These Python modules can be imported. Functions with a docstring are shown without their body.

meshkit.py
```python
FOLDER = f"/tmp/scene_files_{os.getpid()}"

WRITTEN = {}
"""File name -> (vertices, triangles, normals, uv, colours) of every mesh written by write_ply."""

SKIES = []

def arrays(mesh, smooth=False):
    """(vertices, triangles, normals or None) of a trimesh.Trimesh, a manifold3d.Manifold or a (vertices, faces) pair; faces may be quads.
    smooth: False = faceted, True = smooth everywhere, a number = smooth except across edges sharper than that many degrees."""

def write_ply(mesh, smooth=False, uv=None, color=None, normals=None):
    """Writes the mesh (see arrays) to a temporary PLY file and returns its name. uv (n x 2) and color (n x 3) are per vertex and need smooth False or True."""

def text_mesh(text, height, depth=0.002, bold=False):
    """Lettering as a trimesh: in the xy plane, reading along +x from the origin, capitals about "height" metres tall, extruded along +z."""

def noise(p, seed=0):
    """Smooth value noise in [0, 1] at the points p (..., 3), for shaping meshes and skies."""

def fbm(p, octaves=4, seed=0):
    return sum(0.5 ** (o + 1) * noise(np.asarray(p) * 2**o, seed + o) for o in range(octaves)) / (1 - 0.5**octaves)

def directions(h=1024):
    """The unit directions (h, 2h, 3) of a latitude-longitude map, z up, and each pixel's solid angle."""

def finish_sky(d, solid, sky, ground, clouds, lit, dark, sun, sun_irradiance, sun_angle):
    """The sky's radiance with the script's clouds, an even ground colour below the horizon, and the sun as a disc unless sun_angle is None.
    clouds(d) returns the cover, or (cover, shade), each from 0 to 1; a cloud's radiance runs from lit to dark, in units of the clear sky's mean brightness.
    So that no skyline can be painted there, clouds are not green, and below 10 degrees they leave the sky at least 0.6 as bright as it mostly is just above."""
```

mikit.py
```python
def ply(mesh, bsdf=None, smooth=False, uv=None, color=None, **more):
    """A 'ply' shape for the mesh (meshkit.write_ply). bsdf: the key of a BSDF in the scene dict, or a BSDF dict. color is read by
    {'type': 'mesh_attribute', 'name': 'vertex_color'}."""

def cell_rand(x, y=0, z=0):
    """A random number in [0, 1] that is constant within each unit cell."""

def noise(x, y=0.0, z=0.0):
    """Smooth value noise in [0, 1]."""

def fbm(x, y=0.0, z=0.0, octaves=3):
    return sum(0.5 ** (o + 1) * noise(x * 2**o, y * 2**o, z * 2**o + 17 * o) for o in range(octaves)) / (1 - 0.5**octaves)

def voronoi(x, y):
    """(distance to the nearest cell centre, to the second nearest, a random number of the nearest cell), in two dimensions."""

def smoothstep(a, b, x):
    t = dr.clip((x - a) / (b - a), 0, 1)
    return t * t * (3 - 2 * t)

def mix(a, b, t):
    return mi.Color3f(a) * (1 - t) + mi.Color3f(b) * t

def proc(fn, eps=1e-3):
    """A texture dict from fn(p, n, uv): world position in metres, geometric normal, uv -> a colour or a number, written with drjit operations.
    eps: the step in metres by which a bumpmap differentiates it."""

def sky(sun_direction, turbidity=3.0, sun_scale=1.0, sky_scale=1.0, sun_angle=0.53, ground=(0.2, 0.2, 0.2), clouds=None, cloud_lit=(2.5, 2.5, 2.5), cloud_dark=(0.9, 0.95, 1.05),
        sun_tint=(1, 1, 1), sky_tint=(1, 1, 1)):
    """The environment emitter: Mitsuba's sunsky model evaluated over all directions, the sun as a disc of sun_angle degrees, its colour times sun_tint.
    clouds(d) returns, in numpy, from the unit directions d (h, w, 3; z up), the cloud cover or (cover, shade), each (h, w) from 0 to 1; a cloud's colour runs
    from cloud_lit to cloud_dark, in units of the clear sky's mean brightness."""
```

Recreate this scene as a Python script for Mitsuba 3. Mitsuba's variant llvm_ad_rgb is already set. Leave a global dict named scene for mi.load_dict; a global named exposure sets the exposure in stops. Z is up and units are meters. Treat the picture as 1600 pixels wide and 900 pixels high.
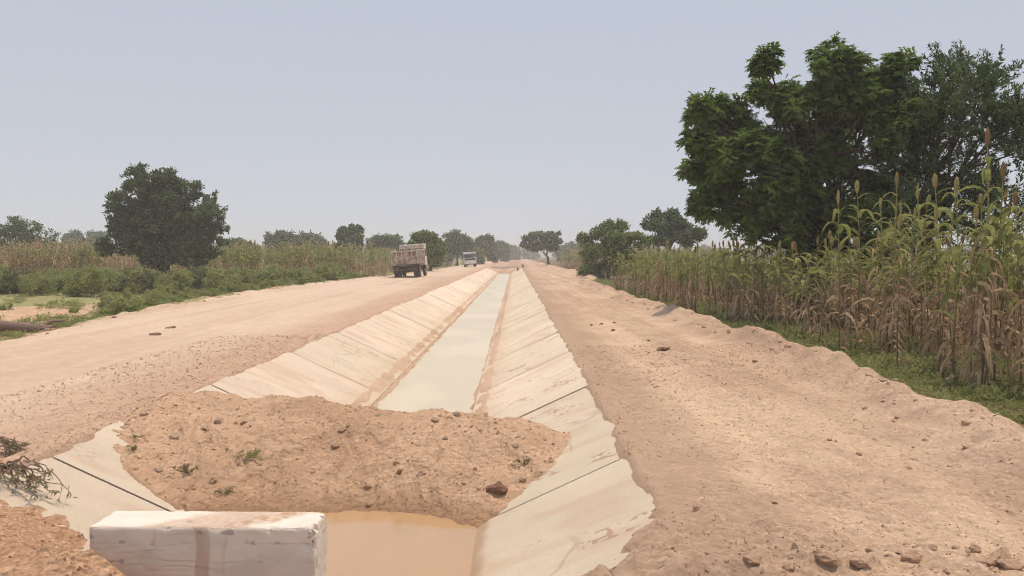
import math
import numpy as np
import trimesh
import drjit as dr
import mitsuba as mi
import mikit
import meshkit
from mikit import noise, fbm, voronoi, cell_rand, smoothstep, mix, proc

T = mi.ScalarTransform4f
scene, labels = {'type': 'scene'}, {}

# ------------------------------------------------------------------ camera, sky, exposure
CAM_Z, FOCAL, HORIZON, VPX = 2.0, 1250.0, 400.0, 805.0
PITCH, YAW = math.atan((450 - HORIZON) / FOCAL), math.atan((VPX - 800) / FOCAL)
look = np.array([-math.sin(YAW) * math.cos(PITCH), math.cos(YAW) * math.cos(PITCH), -math.sin(PITCH)])
scene['camera'] = {'type': 'perspective', 'fov': 2 * math.degrees(math.atan(800 / FOCAL)), 'fov_axis': 'x', 'near_clip': 0.05, 'far_clip': 5000.0,
                   'medium': {'type': 'ref', 'id': 'haze_air'},
                   'to_world': T().look_at(origin=[0, 0, CAM_Z], target=[float(look[0]), float(look[1]), float(CAM_Z + look[2])], up=[0, 0, 1])}


def thin_haze_veil(d):
    """An even veil of dust over the whole sky, thicker towards the horizon."""
    el = np.clip(d[..., 2], 0, 1)
    drift = meshkit.fbm(d * [1.6, 1.6, 5.0], 3, 4) - 0.5
    return 0.92 + 0.06 * np.exp(-el / 0.2) + 0.10 * drift, 1 - np.exp(-el / 0.16) + 0.25 * drift


scene['sky'] = mikit.sky([0.15, 0.08, 0.985], turbidity=5, sun_scale=0.80, sky_scale=1.0, sun_angle=0.8, ground=(0.3, 0.24, 0.18), clouds=thin_haze_veil,
                         cloud_lit=(1.86, 1.90, 2.00), cloud_dark=(1.42, 1.56, 1.84), sun_tint=(1.0, 0.95, 0.88))
exposure = 1.3
HAZE = 0.0012
scene['haze_air'] = {'type': 'homogeneous', 'albedo': {'type': 'rgb', 'value': [0.94, 0.95, 0.97]}, 'sigma_t': HAZE}


# ------------------------------------------------------------------ helpers
def rng_of(*k):
    return np.random.default_rng([int(v) + 1000 for v in k])


def at(px, py, d):
    """Metres from a position read off the photograph (1600 x 900) and a distance d ahead."""
    return np.array([(px - VPX) / FOCAL * d, d, CAM_Z - (py - HORIZON) / FOCAL * d])


def say(key, label, cat=None, group=None, kind=None):
    labels[key] = {k: v for k, v in (('label', label), ('category', cat), ('group', group), ('kind', kind)) if v}


_used = {}


def numbered(name):
    n = _used.get(name, 0)
    _used[name] = n + 1
    return name if n == 0 else f'{name}_{n:03d}'


def put(key, mesh, bsdf, smooth=False, to_world=None, **kw):
    d = mikit.ply(mesh, bsdf, smooth, **kw)
    if to_world is not None:
        d['to_world'] = to_world
    scene[key] = d
    return key


class MB:
    """Collects vertices and triangles."""
    def __init__(self):
        self.v, self.f, self.n = [], [], 0

    def add(self, v, f):
        v, f = np.asarray(v, float), np.asarray(f, int)
        self.v.append(v)
        self.f.append(f + self.n)
        self.n += len(v)
        return self

    def mesh(self):
        return np.vstack(self.v), np.vstack(self.f)


def tube_arrays(pts, radii, sides=6, cap=True):
    p = np.asarray(pts, float)
    r = np.broadcast_to(np.asarray(radii, float), (len(p),))
    t = np.gradient(p, axis=0)
    t /= np.linalg.norm(t, axis=1, keepdims=True) + 1e-12
    ref = np.array([0.31, 0.95, 0.05]) if abs(t[:, 2]).mean() > 0.6 else np.array([0, 0, 1.0])
    a = np.cross(t, ref)
    a /= np.linalg.norm(a, axis=1, keepdims=True) + 1e-12
    b = np.cross(t, a)
    ang = np.arange(sides) * 2 * np.pi / sides
    v = (p[:, None] + r[:, None, None] * (np.cos(ang)[None, :, None] * a[:, None] + np.sin(ang)[None, :, None] * b[:, None])).reshape(-1, 3)
    i, j = np.meshgrid(np.arange(len(p) - 1), np.arange(sides), indexing='ij')
    q = np.stack([i * sides + j, i * sides + (j + 1) % sides, (i + 1) * sides + (j + 1) % sides, (i + 1) * sides + j], -1).reshape(-1, 4)
    f = np.vstack([q[:, [0, 2, 1]], q[:, [0, 3, 2]]])
    if cap:
        n = len(v)
        v = np.vstack([v, p[:1], p[-1:]])
        k = np.arange(sides)
        f = np.vstack([f, np.stack([k, (k + 1) % sides, k * 0 + n], 1), np.stack([(k + 1) % sides + n - sides, k + n - sides, k * 0 + n + 1], 1)])
    return v, f


def cbox(lo, hi, c=0.02):
    """A box with chamfered edges."""
    lo, hi = np.asarray(lo, float), np.asarray(hi, float)
    m, s = (lo + hi) / 2, (hi - lo) / 2
    c = min(c, 0.45 * s.min())
    pts = []
    for sx in (-1, 1):
        for sy in (-1, 1):
            for sz in (-1, 1):
                for k in range(3):
                    e = np.array([s[0] - c, s[1] - c, s[2] - c])
                    e[k] = s[k]
                    pts.append(m + e * (sx, sy, sz))
    h = trimesh.convex.convex_hull(np.array(pts))
    return np.array(h.vertices), np.array(h.faces)


def boxes(*bs, c=0.015):
    m = MB()
    for lo, hi in bs:
        m.add(*cbox(lo, hi, c))
    return m.mesh()


def rand_unit(r, n):
    v = r.normal(size=(n, 3))
    return v / np.linalg.norm(v, axis=1, keepdims=True)


def unit(v):
    return v / (np.linalg.norm(v, axis=-1, keepdims=True) + 1e-12)


def leaf_quads(c, direction, side, length, width, fold=0.25):
    """Folded rhombic leaves: base c, pointing along direction, spreading along side."""
    n = len(c)
    length, width = np.broadcast_to(length, n)[:, None], np.broadcast_to(width, n)[:, None]
    up = np.cross(direction, side)
    mid = c + direction * length * 0.45
    v = np.stack([c, mid + side * width * 0.5 + up * width * fold, c + direction * length, mid - side * width * 0.5 + up * width * fold], 1).reshape(-1, 3)
    k = np.arange(n)[:, None] * 4
    f = np.vstack([k + [0, 1, 2], k + [0, 2, 3]])
    return v, f


def blades(base, direction, length, width, droop, segs=4, twist=None, r=None):
    """Grass-like blades: arching strips. direction = starting direction, droop = how far gravity bends them."""
    n = len(base)
    length, width, droop = (np.broadcast_to(x, n) for x in (length, width, droop))
    side = unit(np.cross(direction, [0, 0, 1.0]) + 1e-6)
    if twist is not None:
        side = unit(side * np.cos(twist)[:, None] + np.cross(direction, side) * np.sin(twist)[:, None])
    p, d = base.copy(), direction.copy()
    rows = []
    for s in range(segs + 1):
        w = width * (0.7 + 1.2 * (s / segs) - 1.9 * (s / segs) ** 2 if s < segs else 0.02)
        w = np.maximum(w, width * 0.02)
        rows.append(np.stack([p - side * w[:, None] / 2, p + side * w[:, None] / 2], 1))
        p = p + d * (length / segs)[:, None]
        d = unit(d + np.array([0, 0, -1.0]) * (droop / segs * 1.6)[:, None])
        if r is not None:
            side = unit(side + r.normal(0, 0.22, (n, 3)))
    v = np.stack(rows, 1)                                    # n, segs+1, 2, 3
    idx = np.arange(n)[:, None] * (2 * (segs + 1))
    f = []
    for s in range(segs):
        o = 2 * s
        f += [idx + [o, o + 1, o + 3], idx + [o, o + 3, o + 2]]
    return v.reshape(-1, 3), np.vstack(f)


# ------------------------------------------------------------------ materials
def bsdf(key, color, rough=0.85, spec=0.25, bump=None, bump_scale=0.01, eps=1e-3, **kw):
    d = {'type': 'principled', 'base_color': color if isinstance(color, dict) else {'type': 'rgb', 'value': list(color)}, 'roughness': rough, 'specular': spec, **kw}
    if bump is not None:
        d = {'type': 'bumpmap', 'arbitrary': proc(bump, eps), 'scale': bump_scale, 'bsdf': d}
    scene[key] = {'type': 'twosided', 'bsdf': d}
    return key


def leafmat(key, a, b, freq=1.3, trans=0.75, rough=0.5, spec=0.35, clump=0.25):
    def col(p, n, uv):
        fine = cell_rand(p.x * 9, p.y * 9, p.z * 9)
        big = noise(p.x * freq, p.y * freq, p.z * freq)
        return mix(a, b, dr.clip(0.65 * big + 0.5 * fine - 0.1, 0, 1))
    scene[key] = {'type': 'principledthin', 'base_color': proc(col), 'roughness': rough, 'diff_trans': trans, 'eta': 1.4}
    return key


def soil_color(sand, dark, patch, speck=0.5, streak=0.0, wet=None, loose=False):
    def f(p, n, uv):
        big = fbm(p.x * 0.45 + 3, p.y * 0.3, 0, 3)
        med = fbm(p.x * 2.3, p.y * 1.7, p.z * 2, 3)
        g1 = noise(p.x * 27, p.y * 18, p.z * 27)
        g2 = noise(p.x * 70 + 7, p.y * 45, p.z * 60)
        c = mix(sand, patch, smoothstep(0.35, 0.7, 0.55 * big + 0.45 * med))
        g = smoothstep(0.52, 0.8, 0.55 * g1 + 0.45 * g2)
        c = mix(c, dark, g * speck)
        lite = smoothstep(0.6, 0.82, noise(p.x * 36 + 31, p.y * 24, p.z * 40))
        c = mix(c, mi.Color3f(sand) * 1.25, lite * speck * 0.9)
        if streak:
            s = fbm(p.x * 3.5 + 0.06 * p.y, p.y * 0.05, 0, 3)
            c = c * (1 + streak * (s - 0.5))
        if loose:                                                            # crumbly darker earth thrown up beside the lining
            c = mix(c, mi.Color3f(patch) * 0.86, 0.75 * smoothstep(2.5, 1.4, p.x + 1.1 * (fbm(p.x * 0.8, p.y * 0.7, 4, 3) - 0.5)))
        if wet is not None:                                                  # soaked margin above the water line
            c = mix(c, (0.25, 0.145, 0.085), 0.6 * smoothstep(0.17, 0.02, p.z - wet + 0.16 * (med - 0.5)) * smoothstep(10.5, 10.0, p.y))
        return c
    return proc(f)


def grain(p, n, uv):
    return noise(p.x * 24, p.y * 24, p.z * 24) + 0.6 * noise(p.x * 60, p.y * 60, p.z * 60)


def road_color(p, n, uv):
    """Pale packed sand; a redder gravel shoulder beside the lining."""
    sand, patch, red, dark = (0.51, 0.405, 0.315), (0.45, 0.345, 0.26), (0.42, 0.29, 0.21), (0.24, 0.15, 0.105)
    big = fbm(p.x * 0.35 + 3, p.y * 0.12, 0, 3)
    tracks = fbm(p.x * 2.2 + 0.05 * p.y, p.y * 0.03, 0, 3)
    c = mix(sand, patch, smoothstep(0.35, 0.7, 0.5 * big + 0.5 * tracks))
    sh = smoothstep(-7.3, -5.0, p.x + 1.0 * (fbm(p.x * 0.9, p.y * 0.5, 0, 3) - 0.5))
    g1 = noise(p.x * 40, p.y * 40, 0)
    g2 = noise(p.x * 95, p.y * 95, 0)
    g = smoothstep(0.5, 0.78, 0.5 * g1 + 0.5 * g2)
    c = mix(c, red, sh * 0.85)
    c = mix(c, dark, g * (0.06 + 0.42 * sh))
    return c * (0.94 + 0.12 * noise(p.x * 7, p.y * 7, 0))


bsdf('road_sand', proc(road_color), 0.95, 0.15, grain, 0.008)
bsdf('track_gravel', soil_color((0.49, 0.362, 0.262), (0.20, 0.12, 0.085), (0.40, 0.282, 0.202), 0.38, 0.35, loose=True), 0.95, 0.15, grain, 0.014)
bsdf('mound_gravel', soil_color((0.50, 0.345, 0.235), (0.20, 0.115, 0.075), (0.41, 0.268, 0.178), 0.40, wet=-0.73), 0.95, 0.15, grain, 0.024)
bsdf('orange_soil', soil_color((0.49, 0.325, 0.215), (0.21, 0.12, 0.075), (0.41, 0.255, 0.165), 0.5), 0.95, 0.15, grain, 0.026)
bsdf('bed_soil', soil_color((0.49, 0.36, 0.265), (0.24, 0.15, 0.105), (0.40, 0.275, 0.195), 0.4), 0.9, 0.2, grain, 0.010)


def field_color(p, n, uv):
    c = mix((0.20, 0.21, 0.09), (0.29, 0.265, 0.14), fbm(p.x * 0.8, p.y * 0.5, 0, 3))
    bare = smoothstep(0.52, 0.62, fbm(p.x * 0.16 + 11.3, p.y * 0.11 + 4.1, 0, 3))
    bare = bare * smoothstep(-11, -14, p.x) * smoothstep(60, 45, p.y)
    near = smoothstep(26, 21.5, p.y) * smoothstep(-11, -12.5, p.x)
    soil = mix((0.48, 0.35, 0.24), (0.40, 0.27, 0.18), noise(p.x * 5, p.y * 5, 0))
    return mix(c, soil, dr.maximum(bare, near)) * (0.8 + 0.4 * noise(p.x * 14, p.y * 14, 0))


bsdf('field_earth', proc(field_color), 0.95, 0.1, grain, 0.012)

bsdf('field_earth_painted_shade', proc(lambda p, n, uv: mix((0.10, 0.085, 0.045), (0.19, 0.145, 0.085), fbm(p.x * 1.2, p.y * 1.2, 0, 4)) * (0.8 + 0.4 * noise(p.x * 14, p.y * 14, 0))), 0.95, 0.1, grain, 0.012)  # darker field earth; the shade between the sorghum stalks is put into its colour

XC, TOP, FOOT, DROP, JOINT0, PITCHY = -1.81, 2.99, 1.248, 0.812, 8.06, 4.4


def slab_color(p, n, uv):
    """Weathered cement: each panel cast in its own tone, stained down the slope, dusted with soil."""
    a = dr.abs(p.x - XC)
    k = dr.floor((p.y - JOINT0) / PITCHY)
    right = dr.select(p.x > XC, mi.Float(1), mi.Float(0))
    tone = cell_rand(k, right * 7 + 3)
    tone2 = cell_rand(k + 40, right * 5 + 1)
    warm = mix((0.57, 0.48, 0.385), (0.62, 0.53, 0.435), tone2)
    cool = mix((0.47, 0.425, 0.32), (0.53, 0.465, 0.355), tone2)
    c = mix(warm, cool, dr.clip(0.15 + 0.6 * tone + 0.42 * right - 0.2, 0, 1))
    run = fbm(p.y * 3, a * 0.6, 3, 4)                                   # runs down the slope
    c = c * (0.95 + 0.10 * run)
    c = c * (0.93 + 0.14 * fbm(p.x * 1.4, p.y * 1.4, 0, 4))
    dust = smoothstep(0.56, 0.72, fbm(p.y * 2.6 + 0.4 * a, a * 0.8 + 9 * right, 8, 4))
    c = mix(c, (0.47, 0.33, 0.235), dust * 0.38)
    spill = smoothstep(0.64, 0.72, fbm(p.y * 2.2 + 0.9 * a, a * 1.6 + 3, 21, 4)) * smoothstep(0.48, 0.6, noise(p.x * 24, p.y * 24, 0)) * (0.3 + 0.7 * right)
    c = mix(c, (0.36, 0.24, 0.165), spill * 0.8)
    low = smoothstep(1.75, 1.3, a + 0.5 * (fbm(p.y * 1.2, a, 5, 3) - 0.5))
    c = mix(c, (0.48, 0.37, 0.27), low * 0.45)
    line = smoothstep(0.085, 0.03, p.z + 0.73 + 0.03 * noise(p.x * 6, p.y * 6, 0)) * smoothstep(9.5, 9.0, p.y)
    c = mix(c, (0.33, 0.215, 0.14), line * 0.75)
    crack = smoothstep(0.025, 0.0, dr.abs(fbm(p.x * 1.1 + 5, p.y * 0.9, 2, 3) - 0.5)) * smoothstep(0.55, 0.65, noise(p.x * 0.6, p.y * 0.5, 9))
    c = mix(c, (0.25, 0.20, 0.16), crack * 0.35)
    return c * (0.95 + 0.1 * noise(p.x * 60, p.y * 60, p.z * 60))


def slab_bump(p, n, uv):
    a = dr.abs(p.x - XC)
    return fbm(p.y * 9, a * 1.2, 0, 3) + 0.25 * noise(p.x * 45, p.y * 45, 0)


bsdf('slab_concrete', proc(slab_color), 0.9, 0.25, slab_bump, 0.008)


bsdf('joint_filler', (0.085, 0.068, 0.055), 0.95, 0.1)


def block_color(p, n, uv):
    """White painted beam, washed with soil on top, one brown drip down the front."""
    up = smoothstep(0.5, 0.9, n.z)
    c = mix((0.74, 0.665, 0.58), (0.60, 0.53, 0.46), 0.7 * smoothstep(0.3, 0.75, fbm(p.x * 3, p.y * 3, p.z * 4, 4)))
    top = mix((0.76, 0.71, 0.65), (0.68, 0.61, 0.53), fbm(p.x * 6, p.y * 9, 0, 3))
    c = mix(c, top, up)
    soil = mix((0.52, 0.375, 0.26), (0.40, 0.25, 0.16), noise(p.x * 30, p.y * 30, 0))
    x = p.x + 1.22 * (5.15 - p.y) + 0.25 * (fbm(p.x * 9, p.y * 11, 0, 3) - 0.5)
    wash = smoothstep(-2.28, -2.05, x) * smoothstep(-1.45, -1.62, x)
    c = mix(c, soil, up * wash * (0.62 + 0.38 * smoothstep(-1.85, -1.6, x) * smoothstep(0.4, 0.6, fbm(p.x * 22, p.y * 22, 0, 3))))
    drip = smoothstep(0.055, 0.035, dr.abs(p.x + 1.975 + 0.02 * noise(p.z * 7, 3))) + 0.4 * smoothstep(0.012, 0.004, dr.abs(p.x + 2.27 + 0.02 * noise(p.z * 12, 9))) * smoothstep(0.1, 0.2, p.z)
    drip = drip + 0.35 * smoothstep(0.016, 0.004, dr.abs(p.x + 1.80 + 0.06 * noise(p.z * 9, 1)))
    c = mix(c, (0.47, 0.35, 0.26), dr.clip(drip, 0, 1) * 0.62 * (1 - up) * (0.75 + 0.5 * noise(p.x * 20, 2, p.z * 5)))
    pit = smoothstep(0.70, 0.78, fbm(p.x * 10, p.y * 10, p.z * 16, 3))
    c = mix(c, (0.33, 0.28, 0.25), pit * 0.7)
    return c


def block_bump(p, n, uv):
    lines = smoothstep(0.03, 0.0, dr.abs(fbm(p.x * 1.6, p.y * 2, p.z * 9, 3) - 0.5))
    return 0.6 * fbm(p.x * 18, p.y * 18, p.z * 22, 4) - 0.2 * lines


bsdf('block_paint', proc(block_color), 0.75, 0.3, block_bump, 0.018)


def ripple(p, n, uv):
    return noise(p.x * 4, p.y * 1.6, 0) + 0.4 * noise(p.x * 11, p.y * 5, 0)


def silt(a, b):
    def f(p, n, uv):
        return mix(a, b, smoothstep(0.3, 0.7, fbm(p.x * 0.9, p.y * 0.35, 0, 3)))
    return proc(f)


bsdf('canal_silt_water', silt((0.53, 0.47, 0.345), (0.57, 0.505, 0.375)), 0.25, 0.24, ripple, 0.0024)
bsdf('pool_silt_water', silt((0.40, 0.255, 0.135), (0.45, 0.295, 0.17)), 0.08, 0.5, ripple, 0.0022)


def bark_color(p, n, uv):
    return mix((0.07, 0.055, 0.042), (0.14, 0.11, 0.085), fbm(p.x * 18, p.y * 18, p.z * 4, 3))


bsdf('bark', proc(bark_color), 0.95, 0.1, lambda p, n, uv: fbm(p.x * 25, p.y * 25, p.z * 6, 3), 0.02)
bsdf('log_bark', proc(lambda p, n, uv: mix((0.16, 0.11, 0.09), (0.30, 0.22, 0.18), fbm(p.x * 5, p.y * 22, p.z * 22, 3))), 0.95, 0.1, lambda p, n, uv: fbm(p.x * 6, p.y * 25, p.z * 25, 3), 0.02)

leafmat('leaf_rosette_tree', (0.085, 0.150, 0.040), (0.235, 0.320, 0.090), 0.9, trans=1.0)
leafmat('leaf_spiky_tree', (0.080, 0.125, 0.060), (0.195, 0.250, 0.110), 0.9)
leafmat('leaf_round_tree', (0.085, 0.128, 0.060), (0.185, 0.230, 0.112), 0.8)
leafmat('leaf_far_dark', (0.078, 0.138, 0.050), (0.155, 0.230, 0.088), 0.5)
leafmat('leaf_far_pale', (0.085, 0.125, 0.050), (0.150, 0.190, 0.085), 0.5)
leafmat('leaf_far_bright', (0.130, 0.190, 0.055), (0.260, 0.320, 0.110), 0.6)
leafmat('leaf_weed', (0.240, 0.285, 0.100), (0.450, 0.470, 0.220), 0.7, trans=1.0)
leafmat('leaf_weed_dull', (0.150, 0.170, 0.085), (0.250, 0.255, 0.150), 0.7)
leafmat('grass_green', (0.180, 0.225, 0.075), (0.350, 0.350, 0.160), 0.6)
leafmat('sorghum_green', (0.160, 0.205, 0.060), (0.400, 0.405, 0.165), 0.8, trans=0.9)
leafmat('sorghum_dry', (0.370, 0.240, 0.140), (0.680, 0.530, 0.360), 1.1, trans=0.6)
leafmat('wilted_leaf', (0.190, 0.180, 0.100), (0.330, 0.290, 0.190), 3.0, trans=0.3)
bsdf('sorghum_stalk', proc(lambda p, n, uv: mix((0.20, 0.15, 0.09), (0.30, 0.27, 0.13), smoothstep(0.3, 2.2, p.z + 0.8 * (noise(p.x * 3, p.y * 3) - 0.5)))), 0.7, 0.3)
bsdf('sorghum_grain', proc(lambda p, n, uv: mix((0.23, 0.13, 0.065), (0.36, 0.31, 0.13), smoothstep(0.3, 0.6, noise(p.x * 1.7, p.y * 1.7, 0))) * (0.7 + 0.6 * noise(p.x * 70, p.y * 70, p.z * 70))), 0.9, 0.2)
bsdf('wilted_stem', (0.20, 0.155, 0.11), 0.9, 0.2)
bsdf('clod', soil_color((0.42, 0.29, 0.205), (0.18, 0.105, 0.07), (0.34, 0.22, 0.15), 0.45), 0.95, 0.1, grain, 0.012)
bsdf('dark_clod', proc(lambda p, n, uv: mix((0.17, 0.10, 0.07), (0.27, 0.17, 0.12), noise(p.x * 25, p.y * 25, p.z * 25))), 0.95, 0.1, grain, 0.012)
bsdf('pebble', proc(lambda p, n, uv: mix((0.27, 0.165, 0.11), (0.56, 0.40, 0.29), cell_rand(p.x * 12, p.y * 12, 0))), 0.95, 0.1)
bsdf('far_concrete', proc(lambda p, n, uv: mix((0.50, 0.45, 0.39), (0.36, 0.31, 0.26), fbm(p.x * 2, p.y * 2, p.z * 5, 3))), 0.9, 0.2)


def rust_paint(p, n, uv):
    c = mix((0.48, 0.41, 0.34), (0.30, 0.175, 0.115), smoothstep(0.38, 0.62, fbm(p.x * 3, p.y * 3, p.z * 2.2, 4)))
    return mix(c, (0.21, 0.10, 0.065), smoothstep(0.62, 0.75, fbm(p.x * 7, p.y * 7, p.z * 4, 3)) * 0.7)


bsdf('truck_bed_paint', proc(rust_paint), 0.8, 0.3)
bsdf('truck_rib_paint', proc(lambda p, n, uv: mix((0.58, 0.52, 0.45), (0.36, 0.25, 0.18), smoothstep(0.45, 0.7, fbm(p.x * 4, p.y * 4, p.z * 4, 3)))), 0.8, 0.3)
bsdf('cream_paint', proc(lambda p, n, uv: mix((0.66, 0.60, 0.50), (0.48, 0.40, 0.31), smoothstep(0.45, 0.75, fbm(p.x * 3, p.y * 3, p.z * 3, 3)))), 0.55, 0.4)
bsdf('white_paint', proc(lambda p, n, uv: mix((0.74, 0.73, 0.70), (0.55, 0.50, 0.44), smoothstep(0.5, 0.75, fbm(p.x * 3, p.y * 3, p.z * 3, 3)))), 0.5, 0.45)
bsdf('tyre_rubber', proc(lambda p, n, uv: mix((0.035, 0.033, 0.03), (0.16, 0.12, 0.09), smoothstep(0.45, 0.75, fbm(p.x * 4, p.y * 4, p.z * 4, 3)))), 0.95, 0.15)
bsdf('truck_dark_metal', proc(lambda p, n, uv: mix((0.04, 0.037, 0.034), (0.13, 0.10, 0.075), fbm(p.x * 4, p.y * 4, p.z * 4, 3))), 0.85, 0.3)
bsdf('hub_metal', (0.33, 0.29, 0.25), 0.7, 0.4)
bsdf('windscreen', (0.025, 0.03, 0.033), 0.12, 0.6)
bsdf('red_lens', (0.35, 0.03, 0.02), 0.3, 0.5)
bsdf('clear_lens', (0.6, 0.58, 0.52), 0.25, 0.6)


# ------------------------------------------------------------------ terrain
def left_edge(y):
    return np.interp(y, [0, 18, 22, 31, 45, 62, 80, 125, 300, 1600], [-11.6, -12.0, -12.6, -13.8, -14.5, -14.3, -12.4, -11.4, -10.6, -10.6])


def track_edge(y):
    return np.interp(y, [0, 8, 11, 16, 26, 38, 62, 70, 90, 110, 1600], [4.95, 5.05, 5.35, 5.6, 5.35, 5.3, 5.4, 6.5, 9.5, 7.0, 6.5])


def sstep(a, b, x):
    t = np.clip((x - a) / (b - a), 0, 1)
    return t * t * (3 - 2 * t)


def N2(x, y, f, seed, oct=3, fy=None):
    return meshkit.fbm(np.stack([x * f, y * (fy or f), np.zeros_like(x)], -1), oct, seed) - 0.5


def mound_height(x, y):
    """The earth plug left across the canal."""
    zc = np.interp(x, [-6.2, -5.2, -4.6, -3.6, -2.6, -1.74, -0.87, -0.04, 0.7, 1.0, 1.7], [-0.05, 0.05, 0.08, 0.06, 0.0, -0.075, -0.115, -0.14, -0.20, -0.42, -1.0])
    yc = np.interp(x, [-5, -2.6, -0.9, 0.7, 1.3], [10.75, 10.65, 10.35, 9.75, 9.2])
    toe = np.interp(x, [-5.4, -4.8, -4.61, -4.21, -3.51, -2.6, -1.4, -0.9, -0.39, 0.31, 0.6, 0.8], [9.9, 9.35, 9.0, 8.5, 8.15, 8.4, 8.45, 8.25, 7.95, 8.6, 9.1, 9.5])
    zt = np.maximum(-0.74, -DROP * (TOP - np.abs(x - XC)) / (TOP - FOOT))
    u = np.clip((yc - y) / (yc - toe), 0, 1)
    front = zc + (zt - zc) * u ** 1.4 - 0.6 * np.maximum(toe - y, 0)
    back = zc - 0.62 * np.maximum(y - yc - 0.25, 0)
    z = np.minimum(front, back)
    z = z + 0.17 * N2(x, y, 1.1, 5) + 0.10 * N2(x, y, 3.6, 6) + 0.05 * N2(x, y, 11, 7, 3)
    rills = np.abs(N2(x + 0.25 * y, y, 2.6, 8, 3, 0.8))
    z = z - 0.05 * sstep(0.06, 0.0, rills) * sstep(-0.85, -0.5, z) * sstep(-0.03, -0.15, z - zc)
    return z


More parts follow.
